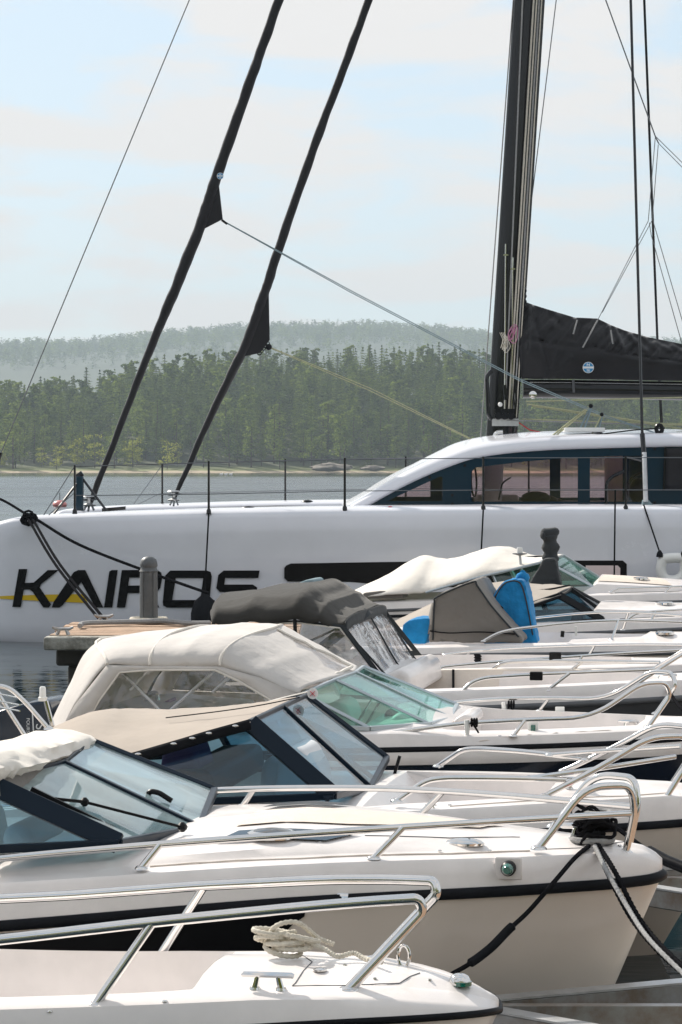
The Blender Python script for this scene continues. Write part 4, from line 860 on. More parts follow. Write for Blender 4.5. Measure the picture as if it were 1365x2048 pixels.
    def panel(s, outer, inner, l0, l1, name, m, glassm, parent, ytop, ybot, both=True):
        """side curtain: fabric border around a clear window, leaning from l0 (top) to l1 (bottom)"""
        def pt(q): return s.L(q[0], q[1], lerp(l0, l1, min(1.2, max(-.2, (q[1] - ytop) / (ybot - ytop)))))
        o_, i_ = [pt(q) for q in outer], [pt(q) for q in inner]; n = len(o_)
        for sg in ((1, -1) if both else (1,)):
            f = (lambda v: v) if sg == 1 else (lambda v: Vector((v.x, -v.y, v.z)))
            b = MB(); b.add([f(v) for v in o_ + i_], [(k, (k + 1) % n, (k + 1) % n + n, k + n) for k in range(n)]); pa = b.build(name, m, parent, solid=.004)
            b = MB(); c = sum(i_, Vector()) / n; inn = [f(v) for v in i_]; rings = [[f(c).lerp(v, t_) for v in inn] for t_ in (.05, .35, .7, 1)]
            for rr in rings[1:-1]:
                for q in rr: q.y += .02 * noise.noise(q * 3)
            b.loft(rings, True, True); b.build('window', glassm, pa, sharp=70)
            b = MB(); b.tube([v + Vector((0, -.004 * sg, 0)) for v in inn], .006, 6, closed=True); b.build('window_seam', 'canvas_white', pa)
    def lump(s, name, m, prof, l0, l1, parent=None, bevel=.06, seg=2, taper=1.0, folds=0):
        """rounded block: px outline at lateral l0 extruded to l1"""
        a = s.Ls([(px, py, l0) for px, py in prof]); b = MB(); c = sum(a, Vector()) / len(a); far = [Vector((lerp(c.x, p.x, taper), l1, lerp(c.z, p.z, 1))) for p in a]
        n = len(a); b.add(a + far, [tuple(range(n - 1, -1, -1)), tuple(range(n, 2 * n))] + [(i, (i + 1) % n, (i + 1) % n + n, i + n) for i in range(n)])
        o = b.build(name, m, parent or s.root, sharp=38 if not folds else 179); md = o.modifiers.new('bevel', 'BEVEL'); md.width = bevel; md.segments = 4; md.limit_method = 'ANGLE'; md.angle_limit = R(25)
        if folds:
            sb = o.modifiers.new('sub', 'SUBSURF'); sb.subdivision_type = 'SIMPLE'; sb.levels = sb.render_levels = 5
            for sc_, st in ((.22, folds), (.07, folds * .4)):
                tx = bpy.data.textures.new('folds', 'CLOUDS'); tx.noise_scale = sc_; tx.noise_depth = 1; dm = o.modifiers.new('folds', 'DISPLACE'); dm.texture = tx; dm.strength = st; dm.mid_level = .5
        return o
    def navlight(s, px, py, l, r_, m='lens_green'):
        c = s.L(px, py, l); b = MB(); b.lathe(c, [(r_ * 1.25, -.03), (r_ * 1.25, .01), (r_, .02)], 18, 'Y'); o = b.build('light_housing', 'plastic_black', s.root); b = MB(); b.lathe(c, [(r_, .01), (r_ * .95, .03), (r_ * .6, .045)], 18, 'Y'); b.build('lens', m, o)
# ---- 1: open boat nearest the camera
B1 = Boat('white open boat nearest the camera with a white rope on its foredeck', 7.5, -1.6)
B1.hull([(-3000, 2110, .80), (-1500, 2096, .78), (-600, 2088, .56), (0, 2074, .44), (400, 2060, .39), (665, 2046, .335), (800, 2039, .28), (880, 2034, .225), (950, 2028, .135), (985, 2023, .06), (998, 2020, 0)],
        [(0, 0, .12, .01), (.2, 0, .12, .02), (.62, 0, .12, .02), (.80, 0, .12, .02), (.84, -.13, .11, 0), (.95, -.22, .10, 0), (4.6, -.32, .10, 0), (4.65, 0, .1, 0), (9, 0, .1, 0)], 'gelcoat', dh=[(0, .008), (.1, .026), (.3, .055), (.6, .074), (9, .078)], railr=.008)
B1.rail([(-900, 1960, -.52), (-300, 1908, -.43), (0, 1880, -.37), (300, 1845, -.31), (600, 1815, -.24), (740, 1803, -.19), (838, 1797, -.15), (846, 1822, -.14), (697, 1981, -.22)], .0150, fil=.07)
B1.post((305, 1846, -.31), (192, 2009, -.36)); B1.post((-300, 1908, -.43), (-420, 2030, -.48))
B1.cleat(536, 1992, -.27, 100)
c = B1.D(808, 1950, .06); b = MB(); b.tube([c + Vector((math.cos(a) * .016, 0, .026 + max(-.03, math.sin(a) * .03))) for a in [k * 6.283 / 16 for k in range(16)]], .005, 8, closed=True); b.build('bow_eye', 'steel', B1.root)
c = B1.D(920, 1982, -.02); b = MB(); b.lathe(c, [(.030, 0), (.030, .012), (.024, .022), (.012, .028)], 20); lo_ = b.build('bow_light', 'steel', B1.root); b = MB(); b.lathe(c + Vector((.008, -.008, -.002)), [(.026, 0), (.026, .011)], 16); b.build('lens', 'lens_green', lo_)
b = MB(); b.lathe(B1.D(640, 1962, -.10, .002), [(.02, 0), (.02, .004), (.012, .007)], 16); b.build('deck_filler', 'steel', B1.root)
c = B1.D(570, 1935, .06, .004); b = MB(); rnd = random.Random(9)
for k in range(8):
    r0 = rnd.uniform(.04, .062); ox_, a0 = rnd.uniform(-.05, .07), rnd.random() * 6; ti = rnd.uniform(.05, .3)
    b.tube([c + Vector((ox_ + math.cos(a + a0) * r0, math.sin(a + a0) * r0 * .7, .007 * k + .008 + math.sin(a) * r0 * ti + .012)) for a in [i * 6.283 / 60 for i in range(60)]], [.0072 * (1 + .16 * math.sin(i * 1.9)) for i in range(60)], 8, closed=True)
b.tube(cr([c + Vector(q) for q in ((.05, 0, .05), (.12, -.03, .03), (.16, -.05, .015), (.20, -.02, .02), (.24, -.05, .01), (.29, -.09, .012))], 16), [.0072 * (1 + .16 * math.sin(i * 1.9)) for i in range(81)], 8)
b.tube(cr([c + Vector(q) for q in ((-.06, .02, .03), (-.02, -.03, .09), (.04, -.02, .10), (.09, .03, .05), (.13, .05, .03))], 16), [.0072 * (1 + .16 * math.sin(i * 1.9)) for i in range(65)], 8)
tag(b.build('rope_coil', 'rope_white'), 'white rope heaped on the foredeck of the nearest boat', 'rope').location = B1.root.location
ro = [o for o in bpy.data.objects if o.name.startswith('rope_coil')][-1]; ro.rotation_euler = (0, 0, -PSI)

# ---- 2: cabin boat with misted windshield
B2 = Boat('second boat from the camera, cream hull with a misted windshield and black rub rail', 10.4, -2.0)
B2.hull([(-2500, 1940, 1.12), (-1200, 1912, 1.14), (-500, 1888, 1.10), (0, 1852, 1.02), (200, 1836, .96), (400, 1819, .88), (600, 1804, .77), (800, 1793, .63), (1000, 1783, .46), (1120, 1775, .33), (1220, 1768, .215), (1290, 1760, .115), (1315, 1754, .05), (1325, 1749, 0)],
        [(0, 0, .20, .01), (.35, 0, .17, .015), (.7, .01, .16, .03), (1.4, .03, .15, .05), (2.1, .02, .14, .02), (2.75, .0, .14, .0), (2.85, -.35, .14, 0), (6, -.45, .14, 0), (6.1, 0, .14, 0), (9, 0, .14, 0)], 'gelcoat_cream', dh=[(0, .04), (.03, .07), (.08, .095), (.2, .11), (1, .125), (2.5, .15), (9, .16)], railr=.0165, rake=.36)
B2.rail([(-700, 1795, -1.02), (0, 1716, -.90), (300, 1690, -.83), (650, 1665, -.66), (911, 1648, -.45), (1262, 1627, -.10)], .0135, fil=.3)
B2.rail([(1078, 1697, -.30), (1172, 1573, -.20), (1262, 1571, -.12), (1270, 1620, -.10), (1252, 1706, -.09)], .0145, fil=.11, name='pulpit')
B2.post((320, 1690, -.82), (283, 1736, -.86)); B2.post((806, 1656, -.55), (748, 1716, -.60))
misty = ['glass_blue', 'glass_misted', 'glass_misted', 'glass_blue']
W2 = B2.shield([(-330, 1712, -.98), (238, 1687, -.78), (400, 1656, 0)], [(-280, 1600, -.86), (-28, 1565, -.72), (128, 1526, 0)], misty, 'frame_navy', .028, [.04, .075, .03])
# wipers and handle
b = MB(); wo = Vector((.012, -.01, .028)); a, e_, g = B2.L(360, 1668, -.35) + wo, B2.L(165, 1618, -.50) + wo, B2.L(58, 1592, -.62) + wo
b.bar(a, e_, .014, .010); b.bar(g, B2.L(222, 1672, -.58) + wo, .016, .018); b.bar(e_, B2.L(105, 1612, -.60) + wo, .012, .012); b.ball(e_, .018, n=8); b.ball(a, .02, n=8); b.build('wiper', 'plastic_black', W2)
b = MB(); b.tube(fillet([B2.L(293, 1606, .16), B2.L(298, 1582, .16), B2.L(318, 1585, .16), B2.L(344, 1602, .16)], .03), .011, 8); b.build('pane_handle', 'plastic_black', W2)
# folded white canvas along the top of the screen
path = cr([B2.L(-60, 1555, -.80), B2.L(0, 1536, -.62), B2.L(50, 1524, -.30), B2.L(92, 1512, 0), B2.L(135, 1499, .40), B2.L(165, 1488, .74)], 12); b = MB(); vs = []
for i, p in enumerate(path):
    ring = []
    for k in range(20):
        a = k / 20 * 6.2832; f1 = 1 + .10 * noise.noise(Vector((i * .22, k * .9, 2))) + .07 * math.sin(k * 2.1 + i * .08); ring.append(p + Vector((math.cos(a) * .17 * f1 - .10, 0, math.sin(a) * .062 * f1 + (.018 * noise.noise(Vector((i * .5, 0, 4))) if math.sin(a) < 0 else 0))))
    vs.append(ring)
b.loft(vs, True, True, True); b.build('folded_canopy', 'canvas_white', B2.root, sharp=60)
b = MB(); rr = []
for i, p in enumerate(path): rr.append([p + Vector((.05, -.01, -.03)), p + Vector((.075, -.012, -.075 + .010 * noise.noise(Vector((i * .6, 1, 1))))), p + Vector((.06, 0, -.085))])
b.loft(rr); b.build('canopy_hem', 'canvas_grey', B2.root, solid=.006)
# foredeck: non-slip panel, hatch, skylights, boards
def deck_sheet(Bt, poly, name, m, th=.008, parent=None, bev=0):
    b = MB(); b.prism(Bt.Ls(poly), (0, 0, th)); return b.build(name, m, parent or Bt.root, smooth=False, bevel=bev)
B2.sheet([(525, 1640, .22), (665, 1645, .22)], [(555, 1634, .36), (705, 1640, .36)], 'skylight', 'letter_black', up=.012)
B2.sheet([(430, 1696, -.56), (652, 1694, -.50)], [(478, 1688, -.40), (720, 1681, -.36)], 'hatch_panel', 'house_blue', up=.010)
b = MB(); b.lathe(B2.D(545, 1694, -.48), [(.092, 0), (.092, .018), (.075, .026), (.07, .018), (.02, .018)], 28); hh_ = b.build('deck_hatch', 'steel', B2.root); b = MB(); b.lathe(B2.D(545, 1694, -.48) + Vector((0, 0, .006)), [(.07, 0), (.07, .018), (.03, .026)], 24); b.build('hatch_lens', 'glass_dark', hh_)
B2.sheet([(470, 1668, -.26), (700, 1672, -.22), (960, 1684, -.05)], [(520, 1650, .14), (760, 1652, .16), (1010, 1668, .10)], 'nonslip_panel', 'nonslip', up=.006)
B2.navlight(1017, 1737, -.47, .022)
B2.cleat(1172, 1692, -.02, 95); 
c = B2.D(1185, 1690, -.06); b = MB(); rnd = random.Random(4)
rk = [rnd.random() for _ in range(20)]
for k in range(14):
    rot_ = Matrix.Rotation(rnd.uniform(-.9, .9), 3, 'X') @ Matrix.Rotation(rnd.uniform(-.6, .6), 3, 'Y'); rx, ry, cc = rnd.uniform(.03, .062), rnd.uniform(.022, .04), Vector((rnd.uniform(-.035, .04), rnd.uniform(-.02, .02), rnd.uniform(.02, .11)))
    b.tube([c + cc + rot_ @ Vector((math.cos(a) * rx, math.sin(a) * ry, .008 * math.sin(3 * a))) for a in [i * 6.2832 / 28 for i in range(28)]], [.0072 * (1 + .12 * math.sin(i * 1.9)) for i in range(28)], 7, closed=True)
o = b.build('rope_hitch', 'rope_black'); o.location = B2.root.location; o.rotation_euler = (0, 0, -PSI); tag(o, 'black rope wound round the bow cleat of the second boat', 'rope')
b = MB(); b.tube([c + Vector((math.cos(a) * .075, math.sin(a) * .05, .012)) for a in [i * .3927 for i in range(16)]], .012, 7, closed=True); b.tube([c + Vector((math.cos(a) * .05 + .02, math.sin(a) * .05, .115)) for a in [i * .3927 for i in range(16)]], .010, 7, closed=True); o = b.build('rope_hitch', 'rope_grey'); o.location = B2.root.location; o.rotation_euler = (0, 0, -PSI); tag(o, 'grey rope turns on the bow cleat of the second boat', 'rope')
B2.lump('seat', 'leather', [(-150, 1740), (-140, 1640), (-90, 1620), (-60, 1640), (-40, 1740)], -.6, -.15); B2.lump('seat', 'leather', [(0, 1700), (5, 1655), (40, 1645), (60, 1668), (70, 1700)], -.7, -.25)
# hull side window (black) low on the side, seen between the rails of the nearest boat
def side_pt(Bt, d, zf, rake, off=.008):
    hw, z = interp(Bt.tb, d); t_ = 1 - sstep(0, 2.6, d); fr_ = interp([(0, .5), (.13, .9 - .25 * t_), (.42, .955 - .12 * t_), (.75, .985 - .04 * t_), (1, 1)], zf)[0]
    return Vector((Bt.ut - d - rake * t_ * (1 - zf), -hw * fr_ - off, z * zf))
rows = []
for k in range(41):
    d = lerp(1.22, 5.0, (k / 40) ** 1.3); f_ = sstep(0, .28, d - 1.2); rows.append([side_pt(B2, d + .0, lerp(.965, lerp(.94, .58, f_), j_ / 5), .36) for j_ in range(6)])
for sg in (1, -1): b = MB(); b.loft([[Vector((p.x, p.y * sg, p.z)) for p in r_] for r_ in rows]); b.build('hull_window', 'letter_black', B2.hullo)
pts = [None] * 8; pts[5] = side_pt(B2, 2.75, .62, .36); pts[2] = side_pt(B2, 2.75, .92, .36)
q0 = pts[5].lerp(pts[2], .45); b = MB(); b.tube([q0 + Vector((x_, -.012, z_)) for x_, z_ in [(-.17, -.04), (-.15, -.06), (.13, -.05), (.17, -.02), (.15, .05), (.10, .07), (-.14, .05), (-.17, .03)]], .011, 8, closed=True); b.build('porthole_rim', 'frame_black', B2.hullo)

# ---- 3: beige tonneau cover
B3 = Boat('white boat under a beige tonneau cover with dark blue windshield, third from the camera', 13.3, -1.5)
B3.hull([(-800, 1735, 1.04), (-200, 1720, 1.10), (0, 1715, 1.10), (300, 1705, 1.06), (600, 1691, .97), (900, 1676, .80), (1127, 1662, .59), (1280, 1652, .39), (1365, 1646, .27), (1440, 1638, .13), (1470, 1632, .05), (1480, 1628, 0)],
        [(0, 0, .2, .02), (.55, 0, .2, .03), (.75, .02, .16, .01), (.9, .015, .18, 0), (.95, -.13, .24, 0), (1.55, -.2, .24, 0), (1.75, .0, .18, .015), (1.95, .0, .16, .01), (2.2, .0, .15, 0), (2.3, -.4, .15, 0), (6.0, -.45, .15, 0), (6.1, 0, .15, 0), (9, 0, .15, 0)], 'gelcoat_cream', dh=[(0, .04), (.1, .09), (.3, .13), (9, .13)], railr=.016)
B3.rail([(793, 1602, -.72), (852, 1561, -.68), (890, 1556, -.65), (1000, 1556, -.58), (1140, 1560, -.45)], .0135, fil=.14)
B3.rail([(1090, 1592, -.52), (1200, 1535, -.42), (1300, 1474, -.32), (1372, 1472, -.22), (1392, 1500, -.16), (1323, 1611, -.26)], .0145, fil=.16, name='pulpit')
B3.rail([(1060, 1556, -.5), (1180, 1540, -.42), (1352, 1513, -.24)], .012, fil=.2, name='middle_rail')
W3 = B3.shield([(285, 1608, -1.0), (668, 1592, -.80), (742, 1576, 0)], [(250, 1520, -.94), (500, 1445, -.72), (566, 1414, 0)], 'glass_blue', 'frame_navy', .03, [.03, .085, .022])
b = MB(); b.bar(B3.L(588, 1424, .35), B3.L(690, 1515, .34), .016, .02); b.bar(B3.L(640, 1475, .36), B3.L(735, 1560, .30), .012, .012); b.bar(B3.L(690, 1515, .34), B3.L(770, 1572, .28), .018, .02); b.build('wiper', 'plastic_black', W3)
cov = B3.roof([((496, 1447, -.80), (562, 1411)), ((420, 1468, -.88), (480, 1418)), ((350, 1489, -.94), (400, 1424)), ((240, 1520, -1.0), (285, 1427)), ((120, 1548, -1.02), (190, 1424)), ((0, 1575, -1.02), (64, 1478)), ((-90, 1600, -1.0), (-30, 1545)), ((-160, 1625, -.95), (-120, 1590))], 'tonneau_cover', 'canvas_beige', ex=(1.25, 1.25), wr=.007, seed=3, streak=.003)
e1 = cr(B3.Ls([(500, 1449, -.81), (420, 1471, -.89), (350, 1492, -.95), (240, 1523, -1.01), (120, 1551, -1.03)]), 6)
for sg in (1, -1):
    b = MB(); b.tube([Vector((p.x, p.y * sg, p.z)) for p in e1], .016, 8, flat=1.6); b.build('cover_hem', 'rubber', cov)
b = MB()
for k in (2, 6, 9, 12, 16):
    p = e1[k]; b.ball(p + Vector((0, -.02, .012)), .009, (1.8, .6, .8), 8)
b.build('hem_hook', 'steel', cov)
b = MB(); b.tube(cr([q + Vector((0, 0, .016)) for q in B3.Ls([(332, 1442, -.40), (440, 1429, -.36), (520, 1417, -.34), (600, 1401, -.3)])], 5), .006, 5, flat=.5); b.build('cover_zip', 'rubber', cov)
c = B3.L(626, 1387, .55); b = MB(); b.lathe(c, [(.029, 0), (.029, .004)], 24, 'Y'); bd = b.build('round_badge', 'badge_white', B3.root); b = MB()
for a in (45, -45): b.bar(c + Vector((math.cos(R(a)) * -.018, -.006 - (.001 if a > 0 else 0), math.sin(R(a)) * -.018)), c + Vector((math.cos(R(a)) * .018, -.006 - (.001 if a > 0 else 0), math.sin(R(a)) * .018)), .002, .009, (0, 1, 0))
b.build('badge_print', 'red_fabric', bd)
for sg, nm in ((-1, 0), (1, 1)): B3.lump('seat', 'leather', [(545, 1610), (556, 1510), (575, 1492), (605, 1500), (630, 1545), (640, 1610)], sg * .55, sg * .12, bevel=.08)
o = B3.lump('towel', 'cushion_purple', [(318, 1545), (325, 1490), (350, 1480), (385, 1490), (402, 1545)], -.55, -.2, bevel=.05)
B3.lump('seat_back', 'cabin_dark', [(330, 1600), (325, 1545), (420, 1540), (430, 1600)], -.65, .6, bevel=.04)
for pts in ([(98, 1458, -.5), (52, 1405, -.5), (18, 1374, -.5), (-20, 1370, -.5), (-90, 1372, -.5), (-120, 1460, -.5)], [(55, 1478, -.1), (20, 1425, -.1), (-8, 1380, -.1), (-60, 1376, -.1)]): B3.rail(pts, .0115, both=False, fil=.1, name='stern_frame')
for y_ in (1388, 1402, 1414): B3.rail([(40, y_ + 8, -.5), (0, y_, -.1)], .004, both=False, name='stern_frame_rung')
b = MB(); b.tube([B3.L(106, 1455, .2), B3.L(92, 1402, .2)], .013, 8); sp_ = b.build('light_pole', 'steel', B3.root); c = B3.L(86, 1402, .2); b = MB(); b.lathe(c, [(.022, 0), (.024, .02), (.018, .022), (.016, .07), (.012, .075)], 14); b.build('pole_lamp', 'plastic_white', sp_)
B3.cleat(1158, 1592, -.3, 70); B3.cleat(862, 1604, -.74, 22)
b = MB(); b.bar(B3.L(789, 1550, .6), B3.L(800, 1512, .6), .016, .016); b.build('wiper_stop', 'plastic_black', B3.root)

# ---- 4: cream canopy
B4 = Boat('white boat with navy hull under a tall cream canopy with clear side windows', 16.2, -.8)
B4.hull([(90, 1524, 1.08), (250, 1517, 1.10), (400, 1511, 1.10), (600, 1505, 1.06), (741, 1501, 1.0), (900, 1498, .90), (1085, 1493, .74), (1208, 1488, .59), (1300, 1483, .46), (1380, 1477, .30), (1440, 1472, .14), (1462, 1468, .05), (1470, 1466, 0)],
        [(0, 0, .2, .02), (.5, 0, .2, .02), (.55, -.02, .2, 0), (.75, -.16, .20, 0), (1.62, -.22, .20, 0), (1.68, .0, .22, 0), (1.85, .02, .20, .02), (2.15, .0, .16, .0), (2.25, -.4, .16, 0), (6.6, -.4, .16, 0), (6.65, 0, .1, 0), (9, 0, .1, 0)], 'hull_navy', dh=[(0, .07), (1.5, .07), (1.9, .10), (9, .11)], railr=.014, stripe=(.05, .022, 'gelcoat'))
B4.rail([(742, 1478, -.92), (762, 1469, -.90), (850, 1456, -.86), (935, 1446, -.80), (1060, 1439, -.72), (1183, 1436, -.62), (1284, 1367, -.48), (1332, 1365, -.38), (1342, 1390, -.34), (1297, 1454, -.42)], .0135, fil=.16)
B4.post((1050, 1441, -.73), (1027, 1471, -.78))
W4 = B4.shield([(560, 1452, -1.0), (740, 1457, -.92), (860, 1449, -.62), (902, 1437, 0)], [(545, 1408, -.96), (606, 1388, -.88), (672, 1360, -.5), (712, 1346, 0)], 'glass_teal', 'frame_silver', .026, [.02, .02, .018, .03])
B4.lump('coaming', 'gelcoat', [(905, 1447), (912, 1436), (928, 1428), (945, 1432), (950, 1450)], -.25, .25, bevel=.03)
HOOP = [((112, 1478, -.95), (103, 1452)), ((150, 1410, -.97), (150, 1365)), ((214, 1330, -.97), (201, 1280)), ((300, 1332, -.97), (372, 1259)), ((372, 1332, -.97), (465, 1253)), ((440, 1333, -.97), (545, 1258)), ((520, 1355, -.95), (630, 1302)), ((600, 1389, -.90), (712, 1344))]
can = B4.roof(HOOP, 'canopy', 'canvas_cream', ex=(.5, .85), wr=.006, n=10, seed=5, sag=.010, streak=.0025)
B4.panel([(112, 1478), (150, 1410), (214, 1330), (300, 1332), (440, 1333), (520, 1355), (598, 1389), (560, 1440), (400, 1470)], [(178, 1440), (200, 1400), (240, 1345), (300, 1340), (430, 1340), (478, 1362), (545, 1402), (520, 1432), (400, 1450)], -.97, -1.03, 'side_curtain', 'canvas_cream', 'vinyl', can, 1330, 1470)
# canopy frame bars, near and far
for a, e_ in (((240, 1340), (350, 1450)), ((300, 1336), (262, 1380)), ((432, 1340), (330, 1430)), ((462, 1352), (425, 1385))):
    for sg in (-.9, .9): b = MB(); b.tube([B4.L(*a, sg), B4.L(*e_, sg)], .011, 8); b.build('canopy_bar', 'aluminium', can)
b = MB()
for hk in (2, 3, 5):
    lo_, ce = HOOP[hk]; a, c = B4.L(*lo_), B4.L(*ce, 0); half = [Vector((lerp(c.x, a.x, math.cos(t_) ** 1.1), a.y * math.cos(t_) ** .75 * 1.004, lerp(a.z, c.z, math.sin(t_) ** .8) + .006)) for t_ in [i / 10 * math.pi / 2 for i in range(11)]]; b.tube(half + B4.mir(half)[-2::-1], .009, 6)
b.build('canopy_seam', 'canvas_white', can)
# clear window panel rolled into the front slope, with its hem
b = MB(); rows = []
for i in range(9):
    f_ = i / 8; row = []
    for j in range(7):
        g = j / 6; lo_, hi_ = (lerp(505, 658, f_), lerp(1296, 1362, f_)), (lerp(555, 705, f_), lerp(1266, 1340, f_)); q = B4.L(lerp(lo_[0], hi_[0], g), lerp(lo_[1], hi_[1], g) , lerp(-.42, .02, g)); q.z += .022 + .010 * noise.noise(Vector((i * .8, j * .9, 5))); row.append(q)
    rows.append(row)
b.loft(rows); wf = b.build('front_window', 'vinyl', can, solid=.004, sharp=70)
for e_ in ([r_[0] for r_ in rows], [r_[-1] for r_ in rows], rows[-1]): MB().tube(e_, .010, 6).build('window_hem', 'canvas_white', wf)
b = MB()
for px, py, l in ((538, 1396, -.92), (593, 1384, -.86), (570, 1392, -.9)): b.lathe(B4.L(px, py, l) + Vector((0, -.02, 0)), [(.022, 0), (.022, .008), (.010, .012)], 14, 'Y')
b.build('canopy_stud', 'plastic_white', can)
B4.lump('seat', 'leather', [(770, 1470), (780, 1436), (800, 1424), (830, 1434), (845, 1470)], -.5, -.05, bevel=.06); B4.lump('seat', 'leather', [(640, 1470), (650, 1410), (680, 1400), (700, 1420), (705, 1470)], .15, .6, bevel=.05)
B4.lump('helm_seat', 'cabin_dark', [(764, 1460), (770, 1424), (778, 1418), (786, 1428), (790, 1460)], -.2, .1, bevel=.03); b = MB(); b.tube([B4.L(712, 1450, -.3), B4.L(750, 1390, -.3)], .008, 6); b.tube([B4.L(732, 1450, -.1), B4.L(765, 1395, -.1)], .008, 6); b.build('screen_stay', 'steel', B4.root)
B4.lump('stern_seat', 'leather', [(150, 1490), (155, 1430), (250, 1425), (420, 1440), (430, 1490)], -.7, .7, bevel=.05)
b = MB(); b.tube(fillet([B4.L(290, 1425, .1), B4.L(290, 1402, .1), B4.L(303, 1386, .1), B4.L(314, 1385, .1), B4.L(318, 1420, .1)], .05), .014, 8); b.build('grab_handle', 'steel', B4.root)
B4.lump('cushion', 'cushion_purple', [(318, 1425), (322, 1408), (338, 1398), (345, 1425)], .05, .25, bevel=.015)
b = MB(); b.prism(B4.Ls([(1056, 1470, -.60), (1056, 1442, -.60), (1077, 1442, -.60), (1077, 1470, -.60)]), (0, .02, 0)); nb = b.build('light_plate', 'plastic_white', B4.root, bevel=.003); b = MB(); b.prism(B4.Ls([(1062, 1466, -.612), (1062, 1450, -.612), (1071, 1450, -.612), (1071, 1466, -.612)]), (0, .014, 0)); b.build('lens', 'lens_green', nb, bevel=.004)
b = MB(); b.prism(B4.Ls([(1111, 1434, .62), (1111, 1414, .62), (1129, 1414, .62), (1129, 1434, .62)]), (0, .02, 0)); b.build('socket_plate', 'plastic_white', B4.root, bevel=.003)
B4.cleat(1233, 1463, -.34, 54); B4.cleat(1262, 1441, .3, 50)
b = MB(); b.ball(B4.L(1227, 1464, -.34), .035, (1.6, 1, .7)); b.build('cleat_rope', 'rope_black', B4.root)
def hanger(Bt, px, ytop, ybot, l, label, tail):
    f_ = Bt.other('fender_hook', label, 'hook'); b = MB(); s_ = Bt.Yc / F
    b.tube(Bt.Ls([(px, ytop, l), (px + 1, lerp(ytop, ybot, .4), l), (px, ybot, l)]), [.014, .017, .010], 8); b.build('hook', 'plastic_white', f_); b = MB(); b.tube(Bt.Ls([(px, ybot, l), (px + 2, lerp(ybot, tail, .5), l), (px + 1, tail, l)]), .007, 6); b.tube(Bt.Ls([(px + 8, ytop + 3, l), (px + 14, ytop + 10, l), (px + 24, ytop + 26, l)]), .006, 6)
    for k in range(3): b.tube([Bt.L(px + 10 + k * 5, ytop + 5, l) + Vector((0, math.cos(a) * .02, math.sin(a) * .022)) for a in [i * .785 for i in range(8)]], .006, 5, closed=True)
    b.build('cord', 'rope_black', f_)
hanger(B4, 934, 1440, 1476, -.82, 'white fender hook on the near bow rail of the cream canopy boat', 1500); hanger(B4, 1008, 1404, 1436, .76, 'white fender hook on the far bow rail of the cream canopy boat', 1465)
# outboards on its stern
def outboard(Bt, prof, l0, l1, name='outboard_motor'):
    o = Bt.lump(name, 'outboard', prof, l0, l1, bevel=.07, taper=.97); return o
om = outboard(B4, [(-35, 1440), (0, 1421), (45, 1408), (88, 1400), (100, 1404), (104, 1425), (98, 1500), (80, 1530), (-20, 1530), (-38, 1500)], -.30, .12)
b = MB(); b.box(B4.L(20, 1530, -.16) , B4.L(70, 1640, .02)); b.build('outboard_leg', 'outboard', om, bevel=.03)
outboard(B4, [(108, 1445), (112, 1406), (120, 1399), (130, 1400), (134, 1412), (130, 1470), (108, 1480)], .35, .65)
v, f = text2d('SUZUKI', .085, .0); b = MB(); o0 = B4.L(81, 1494, -.30); b.add([o0 + Vector((q.y, -.006, -q.x)) for q in v], f); b.build('lettering', 'letter_white', om, smooth=False)
v, f = text2d('FOURSTROKE', .03, .0); b = MB(); o0 = B4.L(57, 1466, -.30); b.add([o0 + Vector((q.y, -.006, -q.x)) for q in v], f); b.build('lettering', 'letter_white', om, smooth=False)
b = MB(); b.bar(B4.L(65, 1418, -.306), B4.L(68, 1470, -.306), .008, .003, (0, 1, 0)); b.build('stripe', 'letter_white', om)

# ---- 5: dark canopy, grey hull
B5 = Boat('dark grey hulled boat under a dark olive canopy with clear front curtain', 19.1, .6)
B5.hull([(405, 1436, .98), (600, 1428, 1.02), (850, 1420, .92), (1000, 1415, .80), (1133, 1409, .64), (1250, 1403, .48), (1365, 1396, .30), (1440, 1390, .16), (1472, 1386, .05), (1480, 1384, 0)],
        [(0, 0, .18, .02), (.5, 0, .18, .02), (.55, -.05, .16, 0), (.7, -.12, .13, 0), (2.4, -.18, .12, 0), (2.45, .10, .12, 0), (2.7, .22, .16, .02), (2.9, .2, .16, .02), (2.95, -.3, .14, 0), (4.2, -.3, .14, 0), (4.3, 0, .1, 0), (9, 0, .1, 0)], 'hull_grey', dh=.125, railmat='rubber_grey', railr=.017)
# raised bow bulwark lining on the far side
for sg in (1,):
    rows = []
    for px in range(812, 1290, 40):
        t_ = (px - 812) / 478; l = lerp(.84, .42, t_ ** 1.6); yt = lerp(1340, 1341, t_) - 4 * math.sin(math.pi * t_); rows.append([B5.L(px, 1384, l - .05), B5.L(px, yt + 2, l - .02), B5.L(px, yt, l), B5.L(px, yt, l + .10), B5.L(px, yt + 20, l + .13)])
    b = MB(); b.loft(rows); b.build('bulwark_liner', 'liner', B5.root, sharp=40)
b = MB(); b.tube([B5.L(907, 1339, .76), B5.L(907, 1382, .72)], .010, 6); b.build('liner_seam', 'rubber', B5.root)
B5.rail([(922, 1385, -.80), (945, 1363, -.78), (972, 1355, -.75), (1060, 1349, -.68), (1310, 1339, -.34)], .0135, fil=.2)
B5.rail([(1268, 1372, -.40), (1350, 1318, -.28), (1410, 1282, -.18), (1450, 1284, -.10), (1440, 1370, -.14)], .0135, fil=.12, name='pulpit')
B5.post((1139, 1347, -.60), (1096, 1380, -.64))
for sg, px, py in ((-.67, 1073, 1352), (.67, 1111, 1312)):
    b = MB(); c = B5.L(px, py, sg); b.box(c + Vector((-.045, -.02, -.03)), c + Vector((.045, .02, .03))); b.build('rail_socket', 'plastic_black', B5.root, bevel=.006)
